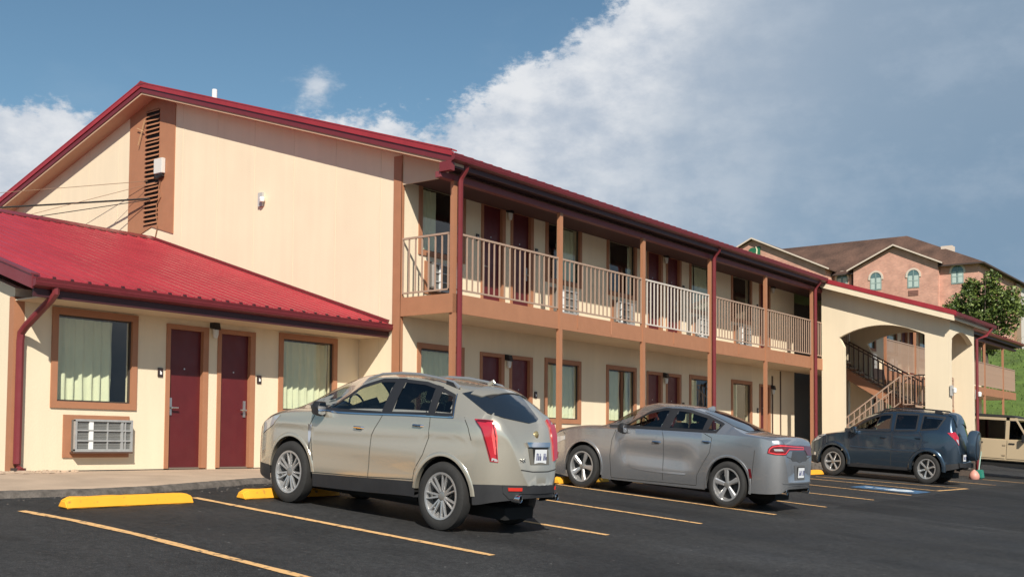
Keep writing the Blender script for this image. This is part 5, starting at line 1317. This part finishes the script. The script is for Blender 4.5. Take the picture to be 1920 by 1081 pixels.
srx.drape('grille', [(-.45, .90), (.45, .90), (.36, .55), (-.36, .55)], 'F', BLACK, off=.012, grid=.08)
srx.drape('fuel_door', [(-1.62, 1.06), (-1.78, 1.06), (-1.78, .92), (-1.62, .92)], 'R', BEIGE, off=.003)
for a in (srx,):
    for l in (1.403, -1.403):
        srx.lip('arch_lip', l, .04, .012, BEIGE, a0=.10, a1=math.pi-.10)
srx.wheels(.835, .378, .252, 7, .245, 'double')
srx.interior(.78, -.05, -.95, .42, .78, SEAT)
srx.mirror(.80, 1.17, 1.03, BLACK)
srx.rails(.60, -1.35, .35, lambda l: P1['ze'](l)+.012, mat('satin_rail_metal', (.42, .42, .42), .38, metal=.7), .034)
MB().tube([(0, -1.42, 1.63), (0, -1.50, 1.68), (0, -1.52, 1.66)], [.03, .02, .01], 8).build('roof_antenna', BEIGE, srx.root, smooth=True)

# ---- silver sedan ----------------------------------------------
P2 = dict(ends=(-2.53, 2.50), axr=-1.525, axf=1.525, arch=.425, wheel_z=.365, floor=.20, rearfloor=.30, tuck=.045,
    zc=curve([(2.50, .60), (2.47, .76), (2.40, .88), (2.25, .955), (2.0, 1.01), (1.5, 1.065), (1.33, 1.08), (1.19, 1.16), (1.0, 1.285), (.77, 1.405), (.545, 1.486), (.31, 1.525), (-.11, 1.53), (-.57, 1.51), (-.80, 1.465), (-1.3, 1.325), (-1.72, 1.20), (-1.85, 1.18), (-2.1, 1.175), (-2.40, 1.16), (-2.455, 1.12), (-2.48, 1.00), (-2.50, .82), (-2.515, .70), (-2.53, .52)]),
    zs=curve([(2.50, .52), (2.4, .74), (2.2, .87), (1.9, .95), (1.5, 1.0), (1.0, 1.03), (.5, 1.055), (-.2, 1.075), (-.9, 1.10), (-1.5, 1.12), (-2.0, 1.12), (-2.3, 1.08), (-2.42, 1.02), (-2.48, .85), (-2.53, .48)]),
    zb=curve([(2.50, .38), (2.4, .25), (2.1, .19), (1.5, .19), (1.0, .20), (0, .215), (-1.0, .235), (-1.9, .27), (-2.2, .28), (-2.45, .31), (-2.53, .38)]),
    W=curve([(2.50, .48), (2.46, .60), (2.36, .74), (2.2, .84), (1.9, .91), (1.5, .935), (1.0, .93), (0, .935), (-1.0, .945), (-1.6, .95), (-2.0, .93), (-2.25, .875), (-2.40, .79), (-2.48, .70), (-2.53, .58)]),
    ye=curve([(2.50, .3), (2.2, .66), (1.5, .74), (1.2, .72), (.8, .66), (.3, .60), (-.4, .58), (-.9, .57), (-1.3, .60), (-1.6, .66), (-1.8, .74), (-2.3, .74), (-2.42, .68), (-2.53, .42)]),
    ze=curve([(2.50, .54), (2.2, .93), (1.8, 1.02), (1.4, 1.06), (1.1, 1.06), (.9, 1.07), (.72, 1.11), (.49, 1.265), (.22, 1.405), (-.02, 1.46), (-.3, 1.485), (-.6, 1.465), (-1.0, 1.39), (-1.3, 1.30), (-1.55, 1.215), (-1.75, 1.165), (-2.0, 1.15), (-2.35, 1.13), (-2.45, 1.05), (-2.53, .5)]),
    zk=lin([(3, .1), (-3, .1)]),
    crease=lambda l, z: -.03*math.exp(-((z-.68)/.15)**2)*max(0, min(1, (.80-l)*5))*max(0, min(1, (l+.95)*3))+.012*math.exp(-((z-.44)/.035)**2)*max(0, min(1, (.6-l)*3))*max(0, min(1, (l+1.05)*6)),
    holes=[[(.80, 1.085), (.50, 1.235), (.25, 1.365), (-.05, 1.44), (-.20, 1.445), (-.13, 1.105)], [(-.25, 1.11), (-.32, 1.45), (-.56, 1.44), (-.98, 1.365), (-.98, 1.13)], [(-1.04, 1.135), (-1.03, 1.35), (-1.28, 1.275), (-1.24, 1.145)]],
    topholes=[[(-.56, .62), (.56, .62), (.60, 1.28), (-.60, 1.28)]])
SILV = car_paint('silver_grey_metallic_paint', (.45, .45, .46), metal=.8, rough=.24, coat=.9)
ch = Car('parked_sedan', 'silver-grey four-door sedan parked nose-in between the two SUVs', 'sedan', 1.4, -4.72, -1.88, 3.05, SILV, P2, 1.40+.91*.8)
H = P2['holes']
ch.window(H[0], CG2, frame=.045); ch.window(H[1], CGLASS, frame=.045); ch.window(H[2], CGLASS, frame=.035)
ch.drape('windscreen', [(-.58, .58), (.58, .58), (.64, 1.3), (-.64, 1.3)], 'T', CGLASS, off=0, grid=.12)
ch.drape('rear_window', [(-.50, -.80), (.50, -.80), (.60, -1.45), (.50, -1.70), (-.50, -1.70), (-.60, -1.45)], 'T', mat('tinted_rear_glass', (.012, .016, .022), .05, coat=1, spec=.8), off=.007, grid=.09)
v4 = ((.941, .340, -.031), (-.5, -2.4)); v5 = ((.944, .331, -.031), (0, -2.45))
tb = ch.drape('tail_light', [(.303, .89), (.292, .963), (.235, 1.015), (.128, 1.04), (-.318, 1.055), (-.323, .985), (-.071, .962), (-.01, .885), (.15, .875)], v4, REDD, off=.012, grid=.04, thick=1)
ch.band('light_ring', [(.275, .905), (.262, .96), (.215, .998), (.12, 1.018), (-.30, 1.03), (-.305, 1.0), (-.055, .98), (.0, .905), (.15, .893)], .016, v4, mat('glowing_red_ring', (.75, .04, .05), .2, coat=1), off=.016, closed=True, parent=tb)
ch.drape('reverse_lens', [(.20, .965), (.06, .975), (.03, .945), (.18, .935)], v4, CLEARL, off=.015, grid=.03, parent=tb)
m2 = [(-a, b) for a, b in [(.0, 1.045), (.0, .985), (-.28, .965), (-.42, .89), (-.66, .885), (-.72, .99), (-.60, 1.03)]]
ch.drape('tail_light', [(a, b) for a, b in m2], 'B', REDD, off=.012, grid=.05, thick=1)
ch.drape('trunk_inset', [(-.34, .955), (.34, .955), (.42, .83), (.34, .80), (-.34, .80), (-.42, .83)], 'B', mat('darker_silver_inset', (.12, .12, .125), .4, metal=.6, coat=.5), off=.004, grid=.06)
ch.drape('plate_recess', [(-.28, .74), (.28, .74), (.25, .51), (-.25, .51)], 'B', mat('shaded_silver_recess', (.11, .11, .112), .5), off=.004, grid=.06)  # darker silver patch paints the shade of the plate recess
ch.plate((.02, .625), .30, .155, yoff=.014)
ch.drape('diffuser', [(-.72, .28), (-.60, .40), (-.4, .43), (.4, .43), (.60, .40), (.72, .28)], 'B', BLACK, off=.006, grid=.06, thick=1)
ch.exhaust(-.56, .335, -2.52, .045); ch.exhaust(.56, .335, -2.52, .045)
ch.band('bumper_highlight_edge', [(-.7, .47), (0, .47), (.7, .47)], .018, 'B', SILV, off=.014)
for ln in ([(-.16, 1.09), (-.20, .95), (-.235, .30)], [(-1.00, 1.11), (-1.17, 1.05), (-1.15, .82), (-1.02, .62), (-.93, .45), (-.92, .29)], [(.82, 1.06), (.90, .85), (.92, .60), (.88, .24)], [(.88, .235), (-.235, .265), (-.92, .285)], [(-2.0, .93), (-1.97, .30)], [(2.05, .92), (1.98, .86)]):
    ch.band('panel_gap', ln, .009, 'L', GAP, off=.0025, mirror=True)
ch.band('panel_gap', [(-.70, 1.12), (-.62, .87), (0, .78), (.62, .87), (.70, 1.12)], .009, 'B', GAP, off=.0025)
ch.drape('fuel_door', [(-1.45, 1.02), (-1.66, 1.02), (-1.66, .90), (-1.45, .90)], 'L', SILV, off=.003)
ch.drape('pillar_cover', [(-.13, 1.10), (-.20, 1.455), (-.33, 1.46), (-.27, 1.105)], 'L', BLACK, off=.004, grid=.05, mirror=True)
ch.drape('pillar_cover', [(-.97, 1.13), (-.97, 1.375), (-1.05, 1.355), (-1.05, 1.135)], 'L', BLACK, off=.004, grid=.05, mirror=True)
ch.drape('mirror_sail', [(.92, 1.075), (.70, 1.15), (.72, 1.08)], 'L', BLACK, off=.008, grid=.05, mirror=True)
ch.band('body_crease', [(-.05, .955), (.3, .93), (.60, .895), (.74, .84), (.745, .72), (.70, .61), (.60, .52), (.45, .455), (.25, .432), (-.2, .43), (-.70, .44)], .030, 'L', SILV, off=.009, mirror=True)
ch.band('body_crease', [(-1.95, .98), (-1.5, 1.02), (-1.2, 1.03)], .02, 'L', SILV, off=.006, mirror=True)
ch.handle(-.055, .90, CHROME); ch.handle(-1.07, .985, CHROME)
ch.band('side_marker', [(-1.93, .64), (-1.965, .50)], .045, 'L', REDD, off=.008, mirror=True)
ch.drape('headlight', [(2.25, .80), (2.0, .84), (1.98, .78), (2.3, .66)], 'L', CLEARL, off=.008, grid=.05, thick=1, mirror=True)
ch.band('side_marker', [(2.16, .55), (2.18, .44)], .05, 'L', AMB, off=.008, mirror=True)
ch.drape('grille', [(-.5, .78), (.5, .78), (.44, .60), (-.44, .60)], 'F', BLACK, off=.01, grid=.08)
for l in (1.525, -1.525): ch.lip('arch_lip', l, .03, .008, SILV, a0=-.25, a1=math.pi+.25)
ch.band('belt_trim', [(.82, 1.072), (.2, 1.088), (-.5, 1.11), (-1.24, 1.135)], .012, 'L', BLACK, off=.008, mirror=True)
ch.wheels(.845, .358, .248, 5, .235, 'wide')
ch.interior(.62, -.12, -1.0, .35, .66, SEAT); ch.mirror(.63, 1.04, 1.02, BLACK, .9)
MB().prism([(-.62, 1.49), (-.80, 1.455), (-.79, 1.535), (-.74, 1.54)], 0, -.012, .012).build('shark_fin_antenna', SILV, ch.root)
MB().box(-.62, -.60, -.06, .0, 1.13, 1.19).build('window_sticker', mat('pale_green_sticker', (.55, .68, .6), .6), ch.root)
MB().tube([(-.30, .0, 1.40), (-.18, -.02, 1.40)], .028, 8).build('interior_mirror', WHITE, ch.root, smooth=True)

# ---- dark blue SUV with spare wheel -----------------------------
def blue_profile():
    return dict(ends=(-2.22, 2.17), axr=-1.33, axf=1.33, arch=.43, wheel_z=.365, floor=.26, rearfloor=.38, tuck=.045,
    zc=curve([(2.17, .66), (2.14, .84), (2.05, .955), (1.93, 1.01), (1.6, 1.085), (1.23, 1.17), (.98, 1.32), (.70, 1.51), (.34, 1.665), (.065, 1.735), (-.35, 1.775), (-1.0, 1.785), (-1.5, 1.765), (-1.85, 1.72), (-1.93, 1.66), (-2.00, 1.45), (-2.08, 1.15), (-2.13, .95), (-2.18, .80), (-2.22, .62)]),
    zs=curve([(2.17, .56), (2.08, .80), (1.9, .92), (1.5, 1.03), (1.1, 1.11), (.5, 1.155), (-.3, 1.20), (-1.0, 1.24), (-1.6, 1.27), (-1.9, 1.26), (-2.05, 1.08), (-2.15, .8), (-2.22, .55)]),
    zb=curve([(2.17, .42), (2.0, .30), (1.5, .27), (.8, .27), (0, .28), (-.9, .29), (-1.8, .35), (-2.22, .45)]),
    W=curve([(2.17, .44), (2.12, .58), (2.0, .74), (1.8, .84), (1.5, .895), (1.0, .90), (0, .90), (-1.3, .905), (-1.7, .895), (-1.95, .85), (-2.08, .78), (-2.17, .68), (-2.22, .55)]),
    ye=curve([(2.17, .3), (1.9, .60), (1.3, .70), (1.0, .68), (.5, .64), (0, .62), (-1.2, .61), (-1.8, .59), (-1.95, .62), (-2.1, .60), (-2.22, .4)]),
    ze=curve([(2.17, .58), (1.9, .97), (1.4, 1.09), (1.1, 1.14), (.9, 1.19), (.6, 1.37), (.25, 1.56), (.0, 1.65), (-.3, 1.70), (-1.0, 1.715), (-1.6, 1.69), (-1.84, 1.64), (-1.93, 1.50), (-2.02, 1.28), (-2.10, 1.05), (-2.22, .6)]),
    zk=lin([(2.2, .50), (1.0, .36), (-1, .36), (-1.8, .50), (-2.22, .56)]),
    holes=[[(.90, 1.185), (.62, 1.365), (.25, 1.545), (-.02, 1.62), (-.26, 1.64), (-.28, 1.215)], [(-.38, 1.225), (-.38, 1.65), (-1.0, 1.66), (-1.0, 1.265)], [(-1.10, 1.275), (-1.12, 1.655), (-1.72, 1.625), (-1.56, 1.33)]],
    topholes=[[(-.60, .5), (.60, .5), (.62, 1.12), (-.62, 1.12)]])
P3 = blue_profile()
BLUEC = car_paint('slate_blue_metallic_paint', (.042, .068, .10), metal=.7, rough=.22, coat=1)
rv = Car('parked_suv', 'dark blue SUV with a covered spare wheel on its tailgate, parked before the arched canopy', 'SUV', 13.9, -4.25, -1.78, 2.66, BLUEC, P3, 13.95+.88*.8)
def finish_blue(c, full=True):
    H = c.P['holes']; c.window(H[0], CGLASS, frame=.045); c.window(H[1], PRIV, frame=.04); c.window(H[2], PRIV, frame=.04)
    c.drape('windscreen', [(-.62, .47), (.62, .47), (.64, 1.15), (-.64, 1.15)], 'T', CGLASS, off=0, grid=.12)
    c.drape('rear_window', [(-.55, 1.60), (.55, 1.60), (.66, 1.20), (-.66, 1.20)], 'B', mat('tinted_rear_glass', (.012, .016, .022), .05, coat=1, spec=.8), off=.006, grid=.07)
    c.drape('rear_spoiler', [(-.58, -1.75), (.58, -1.75), (.54, -1.99), (-.54, -1.99)], 'T', c.paint, off=.03, grid=.07, thick=1)
    v6 = ((.974, .225, -.013), (-.85, -2.0))
    t_ = c.drape('tail_light', [(.17, 1.258), (-.03, 1.285), (-.12, 1.17), (-.14, .972), (-.056, 1.082)], v6, REDL, off=.012, grid=.04, thick=1)
    c.drape('reverse_lens', [(-.06, 1.12), (-.115, 1.10), (-.13, 1.0), (-.075, 1.07)], v6, CLEARL, off=.015, grid=.03, parent=t_)
    m2 = t_.data.copy(); m2.transform(Matrix.Scale(-1, 4, (1, 0, 0))); put('tail_light', m2, c.b)
    for ln in ([(-.33, 1.22), (-.34, .95), (-.33, .33)], [(-1.07, 1.26), (-1.17, 1.1), (-1.12, .85), (-.95, .65), (-.90, .34)], [(.85, 1.15), (.90, .9), (.86, .34)]): c.band('panel_gap', ln, .010, 'L', GAP, off=.0025, mirror=True)
    c.band('side_moulding', [(.84, .78), (.2, .765), (-1.02, .77)], .03, 'L', mat('dark_blue_moulding', (.02, .035, .055), .45), off=.012, mirror=True)
    for l in (1.33, -1.33):
        c.lip('fender_flare', l, .085, .034, c.paint, a0=-.1, a1=math.pi+.1)
        c.band('mud_flap', [(l-.42, .42), (l-.46, .20)], .10, 'L', CLAD, off=.0, mirror=True) if full else None
    c.handle(-.10, 1.055, BLACK if not full else c.paint); c.handle(-1.06, 1.09, c.paint)
    c.drape('headlight', [(1.98, .94), (1.72, 1.02), (1.60, 1.03), (1.78, .90), (2.0, .82)], 'L', CLEARL, off=.01, grid=.05, thick=1, mirror=True)
    c.drape('fog_light', [(1.93, .56), (1.86, .56), (1.86, .49), (1.93, .49)], 'L', CLEARL, off=.01, grid=.05)
    c.wheels(.78, .362, .235, 6, .22, 'six')
    c.interior(.62, -.15, -1.05, .42, .78, SEATL if full else SEAT); c.mirror(.70, 1.17, .99, c.paint)
    c.rails(.57, -1.62, .10, lambda l: c.P['ze'](l)+.03, BLACK, .055)
finish_blue(rv)
sw = MB().lathe([(-2.20, .0), (-2.20, .33), (-2.215, .355), (-2.26, .372), (-2.38, .372), (-2.43, .36), (-2.445, .33), (-2.46, .2), (-2.465, 0)], 40, axis='y').build('spare_wheel_cover', mat('spare_cover_blue', (.03, .05, .075), .3, coat=.8), rv.root, loc=(.12, 0, .985), smooth=True)
MB().lathe([(-2.467, .30), (-2.47, .315), (-2.462, .33)], 40, axis='y').build('cover_ring', BLACK, sw, loc=(0, 0, 0), smooth=True)
h, nn = rv.hit((-.47, -4, .69), (0, 1, 0)); 
rv.plate((-.47, .685), .30, .155, yoff=.03)
rv.drape('rear_bumper_step', [(-.72, .56), (.72, .56), (.70, .46), (-.70, .46)], 'B', CLAD, off=.04, grid=.07, thick=1)
MB().tube([(.0, -2.3, .42), (.0, -2.1, .42)], .035, 8).build('tow_hitch', mat('dull_metal', (.2, .19, .18), .5, metal=.7), rv.root)

# ---- white car far right, mostly outside the frame --------------
WP = car_paint('white_car_paint', (.80, .80, .78), metal=.0, rough=.3, coat=.8)
wc = Car('parked_car', 'white car at the right edge of the picture behind the tan four-door off-roader', 'car', 30.4, -3.8, -6.2, 2.66, WP, blue_profile(), 30.4)
finish_blue(wc, full=False)

# ---- tan off-roader ---------------------------------------------
TANJ = mat('sand_tan_car_paint', (.46, .36, .235), .4, coat=.4)
def jeep():
    x0, yr, yf = 21.75, -3.18, -5.86
    zr, zf_ = gz(21, yr), gz(21, yf); t = thing('parked_offroader', 'sand-tan boxy four-door off-roader with dark top, side-on behind the blue SUV', 'off-roader', (x0, (yr+yf)/2, (zr+zf_)/2))
    t.rotation_euler = (math.atan2(zf_-zr, abs(yf-yr)), 0, math.pi); t.scale = (.80, .93, 1.065)
    # local +y is forward
    def bv(mb, name, m_, par=t, w=.02, smooth=True):
        me = mb.mesh(name, m_); bevel(me, w, 2); me.polygons.foreach_set('use_smooth', [True]*len(me.polygons)); me.set_sharp_from_angle(angle=.6); return put(name, me, par)
    tub = MB().prism([(-2.05, .50), (-2.08, 1.12), (.98, 1.12), (.98, .50)], 0, -.80, .80); body = bv(tub, 'body', TANJ)
    hood = MB().prism([(.985, .58), (.985, 1.14), (1.3, 1.16), (2.2, 1.06), (2.24, .62)], 0, -.60, .60); bv(hood, 'bonnet', TANJ)
    cab = MB().prism([(-2.02, 1.125), (-1.95, 1.72), (.18, 1.76), (.62, 1.14)], 0, -.735, .735)
    # cabin as a frame of pillars so the windows are real openings
    fr = MB()
    for sx in (-1, 1):
        X0, X1 = sorted((sx*.70, sx*.745))
        for a, b_ in ((-2.02, -1.90), (-1.02, -.92), (-.06, .06)): fr.box(X0, X1, a, b_, 1.12, 1.74)
        fr.box(X0, X1, -2.0, .3, 1.66, 1.74); fr.beam((sx*.72, .66, 1.12), (sx*.70, .22, 1.74), .05, .09, up=(1, 0, 0))
    fr.box(-.74, .74, -2.02, -1.96, 1.12, 1.25).box(-.74, .74, .20, .30, 1.68, 1.75)
    bv(fr, 'cab_frame', TANJ, w=.006)
    top = MB().prism([(-2.04, 1.74), (-2.03, 1.81), (-1.6, 1.83), (.1, 1.82), (.33, 1.75)], 0, -.75, .75); bv(top, 'roof_top', mat('black_soft_top', (.025, .024, .023), .8, bump=.3, bscale=40), w=.012)
    for sx in (-1, 1):
        for a, b_ in ((-1.90, -1.03), (-.92, -.06), (.06, .52)):
            z1 = 1.655; pts = [(a, 1.13), (b_ if b_ < .4 else .60, 1.13), (b_ if b_ < .4 else .26, z1), (a, z1)]
            w_ = MB().prism(pts, 0, sx*.722, sx*.728).build('window', PRIV, t)
        for a, b_ in ((-.97, -.02), (.02, .93)):
            d_ = MB().prism([(a+.06 if a < -.5 else a, .56), (a, .75), (a, 1.10), (b_, 1.10), (b_, .56)], 0, sx*.803, sx*.822).mesh('door', TANJ); bevel(d_, .008); dd = put('door', d_, t)
            hb = MB().box(*sorted((sx*.822, sx*.85)), a+.06, a+.24, .985, 1.02).build('door_handle', BLACK, dd)
            for z in (.66, .95): MB().box(*sorted((sx*.822, sx*.84)), b_-.09, b_+.0, z-.02, z+.02).build('hinge', mat('tan_hinge', (.3, .23, .15), .5), dd)
        m_ = MB().box(*sorted((sx*.86, sx*1.06)), .50, .58, 1.06, 1.28).mesh('door_mirror', BLACK); bevel(m_, .02); mo = put('door_mirror', m_, t)
        MB().beam((sx*.80, .60, 1.08), (sx*.90, .54, 1.12), .04, .04).build('mirror_arm', BLACK, mo)
        for l, a in ((-1.47, 1), (1.47, 1)):
            MB().add([], []).v
            f = MB(); P = [(-.62, .62), (-.50, .88), (-.32, .98), (.32, .98), (.52, .86), (.66, .56)]; Q = [(-.56, .62), (-.45, .84), (-.29, .93), (.29, .93), (.46, .82), (.58, .56)]
            for i in range(5): f.prism([(P[i][0]+l, P[i][1]), (P[i+1][0]+l, P[i+1][1]), (Q[i+1][0]+l, Q[i+1][1]), (Q[i][0]+l, Q[i][1])], 0, sx*.62, sx*.94)
            f.build('fender_flare', CLAD, t)
    MB().box(-.78, .78, -2.2, -2.05, .50, .66).build('rear_bumper', CLAD, t); MB().box(-.78, .78, 2.25, 2.40, .52, .70).build('front_bumper', CLAD, t)
    MB().box(-.70, .70, -2.0, 2.1, .34, .50).build('chassis', mat('underbody_black', (.008, .008, .008), .9), t)
    tm_ = MB().lathe([(-.09, .22), (-.125, .26), (-.12, .37), (-.09, .395), (.09, .395), (.12, .37), (.12, .25), (.09, .22)], 36).mesh('wheel', TYRE, smooth=True); rm_ = MB().lathe([(-.09, .22), (-.10, .19), (-.05, .16), (-.06, .05), (-.07, 0)], 30).mesh('rim', ALLOY, smooth=True)
    for sx in (-1, 1):
        for l in (-1.47, 1.47): w_ = put('wheel', tm_, t, loc=(sx*.78, l, .395), rot=(0, 0, 0 if sx < 0 else math.pi)); put('rim', rm_, w_)
    for y_ in (-.45, .25):
        for x in (-.36, .36): MB().box(x-.22, x+.22, y_-.3 if y_ < 0 else y_-.35, y_-.18 if y_ < 0 else y_-.23, .9, 1.5).build('seat', SEAT, t)
    return t
jeep()

# ---- things left on the tarmac ----------------------------------
gx, gy = 19.6, -4.15; gz_ = gz(gx, gy)
dpn = thing('dustpan', 'green long-handled lobby dustpan standing on the asphalt behind the blue SUV', 'dustpan', (gx, gy, gz_))
GRN = mat('green_plastic', (.03, .22, .16), .4, var=.1, vscale=8)
m_ = MB().prism([(-.13, .0), (.15, .0), (.13, .24), (-.10, .26)], 0, -.16, .16).mesh('pan', GRN); bevel(m_, .02); put('pan', m_, dpn)
MB().tube([(0, .0, .22), (.03, -.03, .52), (.07, -.06, .80)], .018, 8).build('handle', mat('pale_green_handle', (.35, .5, .42), .4), dpn, smooth=True)
x_, y_ = 18.7, -4.25
bag = MB().lathe([(0, .0), (0, .12), (.06, .15), (.14, .14), (.22, .09), (.27, .03), (.29, 0)], 16, axis='z').build('crumpled_bag', mat('salmon_pink_plastic', (.60, .28, .22), .5, bump=.5, bscale=12), loc=(x_, y_, gz(x_, y_)), smooth=True, label='small salmon-pink bag lying on the asphalt behind the blue SUV', cat='bag')
